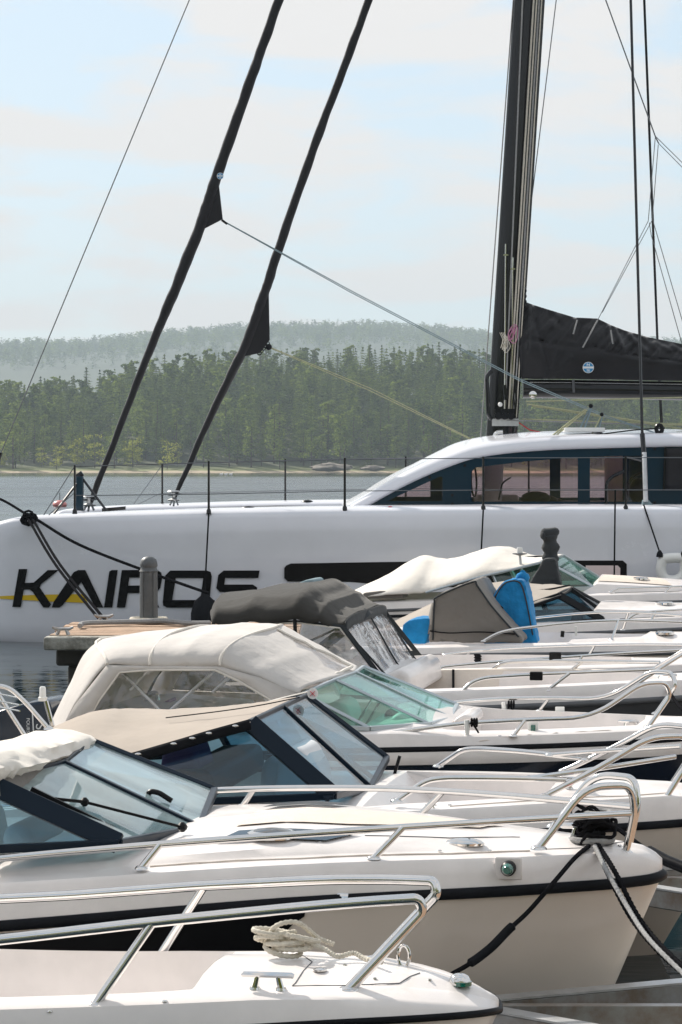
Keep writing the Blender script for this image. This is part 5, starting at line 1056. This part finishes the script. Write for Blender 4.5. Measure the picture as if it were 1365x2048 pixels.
H5 = [((424, 1250, -.90), (432, 1215)), ((432, 1247, -.92), (455, 1186)), ((500, 1244, -.95), (550, 1170)), ((592, 1238, -.96), (652, 1161)), ((640, 1243, -.95), (695, 1188)), ((690, 1248, -.92), (738, 1217))]
can5 = B5.roof(H5, 'canopy', 'canvas_olive', ex=(.6, .8), wr=.008, seed=8, sag=.025, streak=.008)
b = MB(); rows = []
lo_, ce = H5[-1]; a, c = B5.L(*lo_), B5.L(*ce, 0)
for t_ in [i / 9 * math.pi / 2 for i in range(10)]:
    p = Vector((lerp(c.x, a.x, math.cos(t_) ** .9), a.y * math.cos(t_) ** .6, lerp(a.z, c.z, math.sin(t_) ** .8))); rows.append(p)
fr5 = rows + B5.mir(rows)[-2::-1]; base = [B5.L(772, 1352, -.72), B5.L(800, 1340, 0)]; n5 = len(fr5); lowr = []
for k in range(n5):
    g = abs(k - (n5 - 1) / 2) / ((n5 - 1) / 2); q = base[1].lerp(base[0], g); q.y = -.72 * (1 if k < (n5 - 1) / 2 else -1) * g; lowr.append(q)
b.loft([[p + Vector((.006, 0, -.0)) for p in fr5], [p + Vector((.012, 0, -.075)) for p in fr5]]); b.build('canopy_valance', 'canvas_charcoal', can5, solid=.006)
b = MB(); R_ = []
for i in range(7):
    f_ = i / 6; R_.append([(p + Vector((.012, 0, -.07))).lerp(q, f_) + Vector((.015 * noise.noise(Vector((k * .55, f_ * 1.2, 3))), 0, 0)) for k, (p, q) in enumerate(zip(fr5, lowr))])
b.loft(R_); fc = b.build('front_curtain', 'vinyl', can5, solid=.003, sharp=75)
for k in (0, n5 // 2, n5 - 1): b = MB(); b.tube([r_[k] + Vector((.008, 0, 0)) for r_ in R_], .011, 6, flat=.6); b.build('curtain_edge', 'canvas_charcoal', fc)
B5.panel([(430, 1250), (520, 1246), (592, 1240), (690, 1250), (765, 1350), (600, 1362), (440, 1365), (428, 1310)], [(440, 1254), (520, 1250), (592, 1245), (680, 1256), (745, 1340), (600, 1350), (450, 1353), (436, 1305)], -.93, -.97, 'side_curtain', 'canvas_charcoal', 'vinyl', can5, 1245, 1360)
b = MB(); b.bar(B5.L(648, 1292, -.90), B5.L(738, 1222, -.1), .075, .012, (.4, -.6, 1)); b.build('canopy_strap', 'canvas_charcoal', can5); b = MB(); b.tube([B5.L(590, 1238, -.96), B5.L(592, 1300, -.98)], .014, 6); b.tube([B5.L(520, 1246, -.9), B5.L(600, 1300, -.9)], .01, 6); b.tube([B5.L(690, 1250, .9), B5.L(560, 1310, .9)], .01, 6); b.build('canopy_bar', 'frame_black', can5)
b = MB()
for px, py in ((696, 1254), (664, 1276)): b.ball(B5.L(px, py, -.62), .014, n=8)
b.build('strap_stud', 'steel', can5)
B5.lump('windscreen_base', 'gelcoat', [(752, 1395), (765, 1352), (800, 1338), (818, 1348), (826, 1395)], -.80, .80, bevel=.04); B5.lump('seat', 'leather', [(600, 1370), (610, 1310), (640, 1300), (660, 1320), (668, 1370)], -.5, .1, bevel=.05); B5.lump('stern_seat', 'leather', [(440, 1372), (445, 1320), (520, 1310), (540, 1372)], -.7, .7, bevel=.05)
B5.lump('roof_bag', 'rope_blue', [(582, 1172), (612, 1160), (626, 1158), (632, 1166), (625, 1176)], .55, .95, bevel=.02)
B5.cleat(1268, 1374, .12, 52); B5.cleat(1330, 1362, -.12, 48)

# ---- 6: low boat
B6 = Boat('low white boat behind the grey hulled one, showing only slim rails and a post', 22.0, 1.2)
B6.hull([(560, 1368, .98), (800, 1365, 1.0), (1000, 1360, .86), (1150, 1356, .68), (1280, 1352, .48), (1400, 1346, .24), (1450, 1343, .08), (1462, 1342, 0)],
        [(0, 0, .2, .02), (.8, 0, .2, .02), (.85, -.18, .14, 0), (3.8, -.25, .14, 0), (3.9, 0, .1, 0), (9, 0, .1, 0)], 'gelcoat_cream', dh=.08, railmat='rubber_grey', railr=.018)
B6.rail([(830, 1342, -.92), (890, 1333, -.89), (985, 1324, -.83), (1100, 1316, -.72), (1250, 1306, -.52), (1400, 1298, -.24), (1425, 1304, -.18), (1410, 1346, -.2)], .0125, fil=.2)
B6.post((885, 1334, -.89), (873, 1352, -.92)); B6.post((1165, 1312, -.64), (1145, 1348, -.68))
b = MB(); b.box(B6.L(814, 1342, -.86), B6.L(830, 1308, -.80)); b.build('post', 'plastic_white', B6.root, bevel=.01)
f_ = B6.other('rope_wrap', 'black cord wrapped on the rail of the low white boat', 'rope'); b = MB()
for k in range(6): b.tube([B6.L(955, 1310 + k * 2.6, .72) + Vector((math.cos(a) * .022 + .01 * (k % 2), math.sin(a) * .022, 0)) for a in [i * .785 for i in range(8)]], .009, 5, closed=True)
b.build('cord', 'rope_black', f_)

# ---- 7: boat with grey console cover and blue seat covers
B7 = Boat('white open boat carrying a grey console cover and blue seat covers', 24.9, 2.0)
B7.hull([(700, 1316, .95), (850, 1313, 1.0), (1000, 1310, .97), (1200, 1308, .82), (1365, 1305, .60), (1480, 1300, .38), (1580, 1295, .12), (1600, 1293, 0)],
        [(0, 0, .2, .05), (1.4, 0, .22, .06), (1.5, -.02, .2, .02), (2.2, -.06, .2, 0), (2.3, -.25, .15, 0), (4.6, -.3, .15, 0), (4.7, 0, .1, 0), (9, 0, .1, 0)], 'gelcoat_cream', dh=.085, railmat='rubber_grey', railr=.018)
B7.rail([(967, 1282, -.92), (995, 1266, -.90), (1030, 1258, -.88), (1140, 1245, -.80), (1240, 1240, -.70), (1365, 1244, -.50), (1460, 1250, -.32), (1510, 1290, -.24)], .0135, fil=.3)
B7.post((1237, 1241, -.70), (1224, 1280, -.76)); B7.post((1420, 1248, -.4), (1405, 1285, -.46))
g7 = B7.other('console_cover', 'grey brown canvas cover draped over a boat console, tallest of the open boat covers', 'boat cover')
def drape(Bt, prof_near, prof_c, name, m, parent, lw, n=7, wr=.02, seed=1, ex=.5):
    rows = []; a, c = [Bt.L(px, py, -lw) for px, py in prof_near], [Bt.L(px, py, 0) for px, py in prof_c]
    ca, cc = cr(a, 5), cr(c, 5); R_ = []
    for p, q in zip(ca, cc):
        half = []
        for i in range(n + 1):
            an = i / n * math.pi / 2; f1 = math.cos(an) ** ex; half.append(Vector((lerp(q.x, p.x, f1), p.y * f1, lerp(p.z, q.z, math.sin(an) ** .8))))
        R_.append(half + Bt.mir(half)[-2::-1])
    for row in R_:
        for k, p in enumerate(row): row[k] = p + Vector((wr * noise.noise(p * 2.3 + Vector((seed, 0, 0))), wr * 1.2 * noise.noise(Vector((p.x * 4, p.z * 1.2, seed))), 0))
    b = MB(); b.loft(R_); o = b.build(name, m, parent, sharp=70, solid=.006); return o
B7.lump('fabric', 'canvas_grey', [(858, 1284), (866, 1206), (873, 1190), (947, 1160), (953, 1166), (980, 1207), (1008, 1240), (1044, 1278), (1044, 1286)], -.60, .45, g7, folds=.032, bevel=.035, taper=.95)
b = MB(); rows = []
for i in range(6):
    f_ = i / 5; rows.append([B7.L(lerp(866, 868, f_) + lerp(-2, 0, f_), lerp(1262, 1205, f_), -.61), B7.L(lerp(852, 864, f_), lerp(1272, 1206, f_), -.35), B7.L(lerp(846, 864, f_), lerp(1284, 1206, f_), -.1)])
b.loft(rows); b.build('flap', 'canvas_grey', g7, solid=.006)
s7 = B7.other('seat_cover', 'small rounded bright blue seat cover left of the grey console cover', 'seat cover'); B7.lump('fabric', 'canvas_blue', [(804, 1288), (805, 1250), (815, 1241), (836, 1237), (858, 1238), (862, 1246), (853, 1288)], -.45, .05, s7, folds=.032, bevel=.05)
t7 = B7.other('seat_cover', 'tall bright blue cover with a tied top right of the grey console cover', 'seat cover'); B7.lump('fabric', 'canvas_blue', [(965, 1290), (978, 1205), (992, 1180), (1007, 1162), (1036, 1157), (1050, 1162), (1056, 1190), (1065, 1232), (1076, 1290)], -.05, .45, t7, folds=.032, bevel=.05, taper=.9)
b = MB(); b.ball(B7.L(1046, 1155, .2), .07, (1, .8, .8), 10); b.tube(cr(B7.Ls([(1040, 1150, .2), (1046, 1143, .2), (1052, 1152, .2), (1050, 1160, .2)]), 4), .018, 6); b.build('knot', 'canvas_blue', t7)
b = MB(); c = B7.L(1000, 1217, -.07); b.ball(c, .03, (1.2, .5, 1.0), 8); b.build('tie', 'rope_black', t7)
b = MB(); b.box(B7.L(1150, 1272, -.80), B7.L(1155, 1253, -.77)); b.build('rail_clip', 'plastic_white', B7.root); b = MB(); b.tube(B7.Ls([(1125, 1274, -.7), (1126, 1262, -.7)]), .018, 8); b.build('filler_cap', 'plastic_black', B7.root)

# ---- 8: tan cover
B8 = Boat('white boat with a tan cover and black framed windshield beside the blue covers', 27.8, 2.6)
B8.hull([(745, 1284, .95), (900, 1277, 1.02), (1080, 1270, 1.02), (1230, 1264, .92), (1365, 1258, .70), (1480, 1252, .42), (1550, 1246, .15), (1565, 1244, 0)],
        [(0, 0, .2, .05), (1.2, .05, .2, .06), (1.9, .10, .18, .05), (2.0, .02, .16, 0), (2.1, -.3, .16, 0), (4.8, -.3, .16, 0), (4.9, 0, .1, 0), (9, 0, .1, 0)], 'gelcoat', dh=.12, railmat='rubber_grey', railr=.016)
W8 = B8.shield([(1060, 1252, -.95), (1205, 1240, -.80), (1222, 1236, 0)], [(1050, 1212, -.88), (1118, 1190, -.72), (1142, 1178, 0)], 'glass_blue', 'frame_black', .045, [.03, .07, .04])
c8 = B8.roof([((1122, 1192, -.76), (1144, 1175)), ((1055, 1213, -.92), (1080, 1168)), ((960, 1236, -1.0), (990, 1165)), ((880, 1256, -1.02), (905, 1190)), ((800, 1268, -1.0), (820, 1228)), ((752, 1276, -.92), (762, 1258))], 'tonneau_cover', 'canvas_tan', ex=(1.4, 1.4), wr=.012, seed=12, streak=.006)
for sg in (1, -1): b = MB(); b.tube([Vector((p.x, p.y * sg, p.z)) for p in cr(B8.Ls([(1122, 1193, -.77), (1055, 1215, -.93), (960, 1238, -1.01)]), 5)], .018, 6); b.build('cover_hem', 'rubber', c8)
b = MB(); b.tube(cr([q + Vector((0, 0, .03)) for q in B8.Ls([(1052, 1188, -.4), (1100, 1184, -.36), (1140, 1176, -.3)])], 4), .010, 5); b.build('cover_zip', 'rubber', c8)
B8.lump('seat', 'cabin_dark', [(1140, 1250), (1145, 1222), (1155, 1216), (1165, 1224), (1168, 1250)], .1, .5, bevel=.04)
B8.rail([(1255, 1240, -.84), (1270, 1228, -.82), (1300, 1223, -.76), (1420, 1216, -.50), (1500, 1214, -.3), (1520, 1244, -.24)], .0125, fil=.2); B8.post((1312, 1223, -.74), (1300, 1246, -.78))
b = MB(); b.tube(B8.Ls([(1238, 1234, -.3), (1244, 1220, -.3)]), .014, 6); b.build('wiper_stop', 'plastic_black', B8.root)
k8 = B8.other('pedestal_cover', 'charcoal cover standing tall over a pedestal with a tied bulging top', 'boat cover')
B8.lump('skirt', 'canvas_charcoal', [(1048, 1185), (1068, 1150), (1086, 1118), (1112, 1116), (1118, 1150), (1125, 1185)], .45, .85, k8, folds=.032, bevel=.04, taper=.85)
b = MB(); pts = B8.Ls([(1100, 1122, .65), (1102, 1105, .65), (1101, 1085, .65), (1100, 1070, .65)]); b.tube(cr(pts, 4), [.085 + .012 * math.sin(i * 1.3) for i in range(13)], 14); 
for i, q in enumerate(b.v): b.v[i] = q + Vector((.02 * noise.noise(q * 9), .02 * noise.noise(q * 9 + Vector((5, 0, 0))), 0))
b.build('sleeve', 'canvas_charcoal', k8); b = MB(); b.ball(B8.L(1098, 1067, .65), .105, (1.0, .9, .62), 16); b.ball(B8.L(1089, 1072, .6), .055, (1, 1, .8), 10)
for i, q in enumerate(b.v): b.v[i] = q + Vector((.03 * noise.noise(q * 8), 0, .03 * noise.noise(q * 8 + Vector((5, 0, 0)))))
b.build('top', 'canvas_charcoal', k8)

# ---- 9: white cover next to the catamaran
B9 = Boat('white boat with a white peaked cover and green tinted windshield next to the catamaran', 30.7, 3.2)
B9.hull([(690, 1224, .92), (800, 1220, 1.0), (1000, 1213, 1.08), (1200, 1207, 1.06), (1365, 1203, .86), (1500, 1199, .52), (1580, 1196, .15), (1600, 1195, 0)],
        [(0, 0, .2, .05), (1.2, .03, .2, .06), (2.3, .10, .2, .08), (2.45, .02, .18, 0), (2.5, -.3, .16, 0), (5.0, -.3, .16, 0), (5.1, 0, .1, 0), (9, 0, .1, 0)], 'gelcoat', dh=.10, railmat='rubber_grey', railr=.014, stripe=(.07, .010, 'rubber'))
W9 = B9.shield([(1000, 1184, -.98), (1190, 1176, -.80), (1224, 1171, 0)], [(985, 1148, -.92), (1090, 1122, -.70), (1127, 1112, 0)], 'glass_teal', 'frame_silver', .04, [.02, .03, .03])
c9 = B9.roof([((1092, 1121, -.76), (1128, 1110)), ((1032, 1136, -.90), (1066, 1110)), ((960, 1153, -.98), (996, 1092)), ((900, 1170, -1.0), (920, 1114)), ((852, 1184, -1.0), (882, 1117)), ((820, 1187, -1.0), (842, 1112)), ((760, 1192, -.98), (778, 1148)), ((706, 1195, -.9), (704, 1184))], 'peaked_cover', 'canvas_white', ex=(1.35, 1.3), wr=.012, seed=15, streak=.006)
for sg in (1, -1): b = MB(); b.tube([Vector((p.x, p.y * sg, p.z)) for p in cr(B9.Ls([(1092, 1122, -.77), (1032, 1137, -.91), (960, 1154, -.99), (900, 1171, -1.01), (852, 1185, -1.01)]), 5)], .014, 6); b.build('cover_hem', 'frame_silver', c9)
b = MB(); b.tube(cr([q + Vector((0, 0, .03)) for q in B9.Ls([(1010, 1118, -.3), (1050, 1119, -.28), (1088, 1117, -.26)])], 4), .010, 5); b.build('cover_zip', 'rubber', c9)
B9.lump('seat_fold', 'canvas_grey', [(720, 1197), (728, 1186), (760, 1182), (795, 1182), (808, 1192), (808, 1197)], -.95, -.6, bevel=.03)
b = MB(); c = B9.L(1045, 1160, -.8); b.tube([c, B9.L(1040, 1108, -.8)], [.022, .014], 10); li = b.build('light_mast', 'aluminium', B9.root); c = B9.L(1040, 1108, -.8); b = MB(); b.lathe(c, [(.01, -.02), (.085, .0), (.085, .008), (.02, .012)], 20); b.build('mast_disc', 'rubber_grey', li); b = MB(); b.lathe(c, [(.034, .012), (.034, .06), (.03, .075)], 16); b.build('mast_lamp', 'plastic_white', li)
B9.sheet([(1196, 1192, -.66), (1345, 1188, -.6)], [(1210, 1184, -.1), (1320, 1181, -.1)], 'nonslip_panel', 'nonslip', up=.008)
b = MB(); b.lathe(B9.D(1282, 1190, -.4), [(.09, 0), (.09, .02), (.075, .028)], 22); b.build('deck_hatch', 'steel', B9.root)
B9.rail([(1222, 1184, -.92), (1236, 1177, -.90), (1300, 1175, -.84), (1400, 1172, -.68), (1500, 1172, -.46), (1540, 1190, -.35)], .0135, fil=.2); B9.post((1342, 1174, -.78), (1322, 1194, -.84))

# ------------------------------------------------------------------ small deck details
def seam(Bt, pts, r_=.0014, m='rubber_grey', up=.001, n=10):
    q = []
    for a, c in zip(pts, pts[1:]):
        for k in range(n): q.append(Bt.D(*[lerp(x, y_, k / n) for x, y_ in zip(a, c)], up))
    q.append(Bt.D(*pts[-1], up)); MB().tube(q, r_, 6).build('deck_seam', m, Bt.deck)
def studs(Bt, pts, r_=.006, m='steel', name='deck_screw'):
    for p in pts: b = MB(); b.lathe(Bt.D(*p), [(r_, 0), (r_ * .9, .003), (r_ * .3, .004)], 10); b.build(name, m, Bt.deck)
seam(B1, [(585, 1990, -.24), (600, 1975, -.15), (625, 1955, 0), (600, 1945, .15)]); seam(B1, [(585, 1990, -.24), (700, 1985, -.20), (800, 1980, -.12), (840, 1970, -.02)])
studs(B1, [(750, 1975, -.12), (690, 1960, -.02), (860, 1978, -.06)]); studs(B1, [(100, 2020, -.40), (330, 2008, -.36)], .008)
seam(B2, [(1080, 1702, -.24), (1190, 1700, -.12), (1250, 1695, 0)]); seam(B2, [(300, 1740, -.80), (600, 1728, -.66), (900, 1715, -.44), (1060, 1706, -.28)], .003, 'gelcoat_cream', .002); seam(B2, [(730, 1690, -.36), (900, 1690, -.26), (1040, 1688, -.12)], .002)
studs(B2, [(440, 1697, -.55), (640, 1695, -.50), (490, 1690, -.41), (700, 1683, -.37)], .007); studs(B2, [(880, 1714, -.42), (980, 1708, -.34), (1240, 1700, -.05)], .008)
b = MB(); c = B2.D(930, 1705, -.30); b.ball(c, .05, (1.5, .9, .42), 16); b.build('clam_vent', 'steel', B2.deck)
# mould plate round the side light, and scuffed rub-rail joints
q = B2.L(1017, 1737, -.452); b = MB(); b.box(q + Vector((-.05, -.002, -.042)), q + Vector((.05, .010, .042))); b.build('light_plinth', 'gelcoat', B2.root, bevel=.008)
for Bt, ds_ in ((B2, (1.1, 2.6)), (B3, (1.0, 2.4)), (B1, (.9,))):
    for d in ds_: p = Bt.at(d, -interp(Bt.tb, d)[0]); b = MB(); b.tube([p + Vector((-.02, -.0, 0)), p + Vector((.02, 0, 0))], .0195 if Bt is not B1 else .010, 10, flat=1.25); b.build('rail_joiner', 'steel', Bt.root)
seam(B3, [(900, 1602, -.70), (1100, 1600, -.50), (1250, 1602, -.34), (1340, 1608, -.2)], .003, 'gelcoat_cream', .002); studs(B3, [(900, 1600, -.66), (1200, 1602, -.38), (1380, 1612, -.1)], .01)
seam(B4, [(960, 1478, -.84), (1100, 1472, -.68), (1230, 1468, -.5)], .003, 'gelcoat_cream', .002); studs(B4, [(1000, 1478, -.78), (1180, 1470, -.58)], .011)
seam(B9, [(1230, 1198, -.9), (1340, 1195, -.76), (1440, 1192, -.5)], .004, 'rubber_grey', .002); seam(B8, [(1240, 1250, -.80), (1350, 1246, -.6)], .004, 'rubber_grey', .002)
b = MB(); b.lathe(B8.D(1330, 1240, -.2), [(.1, 0), (.1, .02), (.08, .03)], 18); b.build('deck_hatch', 'steel', B8.deck)
b = MB(); b.lathe(B7.D(1330, 1285, -.2), [(.09, 0), (.09, .02), (.07, .03)], 18); b.build('deck_hatch', 'steel', B7.deck)
def piping(Bt, prof, l, parent, m, r_=.008):
    fab = [c for c in parent.children][0]; MB().tube(cr([Bt.L(px, py, l) for px, py in prof], 4), r_, 6).build('piping', m, fab)
piping(B7, [(866, 1280), (869, 1210), (876, 1193), (945, 1164), (955, 1172), (982, 1210), (1010, 1243), (1038, 1274)], -.605, g7, 'canvas_charcoal', .009)
piping(B7, [(978, 1285), (984, 1215), (1006, 1170), (1036, 1163), (1050, 1190), (1066, 1270)], -.055, t7, 'canvas_charcoal', .007)
MB().tube(cr([B7.L(860, 1262, -.615), B7.L(900, 1266, -.63), B7.L(960, 1264, -.63), B7.L(1030, 1268, -.61)], 6), .007, 6).build('tie_cord', 'rope_black', [c for c in g7.children][0])
# ------------------------------------------------------------------ pontoon, booms, mooring lines
pt = thing('pontoon', 'floating pontoon the boats lie bow-to, just off the right edge', 'pontoon', (3.2, 18, 0), -math.atan(.19))
for i in range(90): b = MB() if i == 0 else b; b.box((-.02, -13 + i * .29, .44), (2.2, -13 + i * .29 + .27, .48))
b.build('decking', 'plank', pt); b = MB(); b.box((.05, -12.9, -.2), (2.15, 13, .42)); b.build('float', 'concrete', pt, bevel=.03)
def boom(Yj, xj, label, zt=.50, arm=.55):
    o_ = thing('mooring_boom', label, 'boom', (xj, Yj, 0), 0, 'mooring booms between the boats'); xe = lambda y_: 3.2 + .19 * (y_ - 18) + .02
    for k, ar in ((1, arm), (-1, arm * 1.6)):
        ye = Yj + k * ar; a_, e_ = Vector((0, k * .03, zt - .05)), Vector((xe(ye) - xj, ye - Yj, zt - .05)); b = MB(); b.bar(a_, e_, .055, .085); am = b.build('arm', 'galvanised', o_, bevel=.006)
        b = MB(); b.bar(a_ + Vector((0, 0, .0475)), e_ + Vector((0, 0, .0475)), .075, .008); b.build('flange', 'aluminium', am)
    b = MB(); b.bar(Vector((0, 0, zt - .0605)), Vector((-3.6, .65, zt - .0605)), .09, .125); b.build('beam', 'galvanised', o_, bevel=.008)
    b = MB(); b.bar(Vector((.12, .0, zt - .045)), Vector((xe(Yj) - xj, 0, zt - .045)), .05, .07); b.build('brace', 'galvanised', o_)
    b = MB(); b.tube([Vector((-3.5, .2, .1)), Vector((-3.5, 1.1, .1))], .16, 14); b.build('float', 'rubber_grey', o_)
boom(9.2, .45, 'galvanised mooring boom forking between the nearest and second boats')
boom(12.05, 1.15, 'galvanised mooring boom forking between the second and third boats')
for k, (Yj, xj, nm) in enumerate(((14.9, 1.6, 'third and fourth'), (17.8, 2.2, 'fourth and fifth'))): boom(Yj, xj, 'galvanised mooring boom mostly hidden between the %s boats' % nm)
def W2p(px, py, l): return B2.root.matrix_world @ B2.L(px, py, l)
bpy.context.view_layer.update()
ml = thing('mooring_line', 'black mooring line with a thick rubber snubber hanging below the second boat bow', 'rope', W2p(1180, 1700, -.1))
pts = [P(1178, 1692, 9.74), P(1150, 1716, 9.55), P(1112, 1760, 9.4), P(1060, 1820, 9.36), P(1022, 1856, 9.32), P(985, 1893, 9.29), P(942, 1926, 9.25), P(900, 1950, 9.22), P(850, 1974, 9.2), P(780, 2010, 9.2)]
MB().tube([p - ml.location for p in cr(pts, 6)], .0085, 8).build('line', 'rope_black', ml); MB().tube([p - ml.location for p in cr([P(1028, 1850, 9.325), P(1015, 1862, 9.315), P(985, 1893, 9.29), P(955, 1917, 9.265), P(938, 1928, 9.247)], 5)], [.009] + [.0165] * 19 + [.010], 10).build('snubber', 'rubber', ml)
for dx, m_, lb in ((0, 'rope_black', 'left of two black lines running from the second boat bow down to the pontoon'), (16, 'rope_black', 'right of two black lines running from the second boat bow down to the pontoon')):
    wline('mooring_line', [P(1192 + dx * .3, 1690, 9.72), P(1215 + dx, 1745, 9.5), P(1262 + dx, 1835, 9.3), P(1320 + dx, 1905, 9.0), P(1400 + dx, 1975, 8.7)], .0095, m_, lb)
wline('mooring_line', [P(1190, 1692, 9.7), P(1214, 1742, 9.48), P(1256, 1815, 9.28), P(1300, 1880, 9.0), P(1385, 1965, 8.68)], .0085, 'rope_grey', 'grey frayed mooring line between the black lines at the second boat bow')
wline('mooring_line', [P(1285, 1765, 12.6), P(1310, 1785, 12.4), P(1370, 1812, 12.0)], .012, 'rope_black', 'short black line just behind the second boat stem')
l3 = thing('mooring_line', 'red and black strap leading forward from the third boat bow', 'rope', P(1165, 1562, 13.3))
MB().tube([p - l3.location for p in (P(1150, 1590, 12.6), P(1180, 1608, 12.25), P(1200, 1628, 12.15))], .016, 6, flat=.4).build('red_strap', 'red_fabric', l3); MB().tube([p - l3.location for p in cr([P(1200, 1628, 12.15), P(1240, 1660, 12.05), P(1300, 1705, 11.9)], 4)], .011, 6).build('line', 'rope_black', l3); MB().tube([p - l3.location for p in (P(1298, 1702, 11.9), P(1335, 1722, 11.8), P(1375, 1738, 11.7))], .026, 10).build('snubber', 'rubber', l3)
b = MB(); b.ball(P(1172, 1562, 13.5), .035, (1.6, 1, .5), 10); b.ball(P(1190, 1566, 13.5), .03, (1.4, 1, .5), 10); tag(b.build('red_cloth', 'red_fabric'), 'crumpled red cloth tied at the third boat bow rail', 'cloth')
wline('mooring_line', [P(1330, 1365, 18.6), P(1350, 1400, 18.2), P(1385, 1440, 17.6)], .012, 'rope_black', 'black line from the bow of the grey hulled boat')
wline('mooring_line', [P(1310, 1580, 13.0), P(1340, 1590, 12.9), P(1385, 1610, 12.7)], .014, 'rope_black', 'dark rope on the deck at the right edge, third boat')
# ------------------------------------------------------------------ haze over lake and hills
hm = bpy.data.materials.new('haze'); hm.use_nodes = True; t = hm.node_tree; t.nodes.clear(); o_ = t.nodes.new('ShaderNodeOutputMaterial'); pv = t.nodes.new('ShaderNodeVolumePrincipled'); pv.inputs['Color'].default_value = (.66, .78, .88, 1); pv.inputs['Density'].default_value = .00021; pv.inputs['Anisotropy'].default_value = 0
t.links.new(pv.outputs[0], o_.inputs['Volume']); M['haze'] = hm
b = MB(); b.box((-1600, -80, -3), (1600, 4600, 300)); tag(b.build('haze', 'haze', smooth=False), 'thin morning haze over the lake and hills', 'haze', kind='stuff')
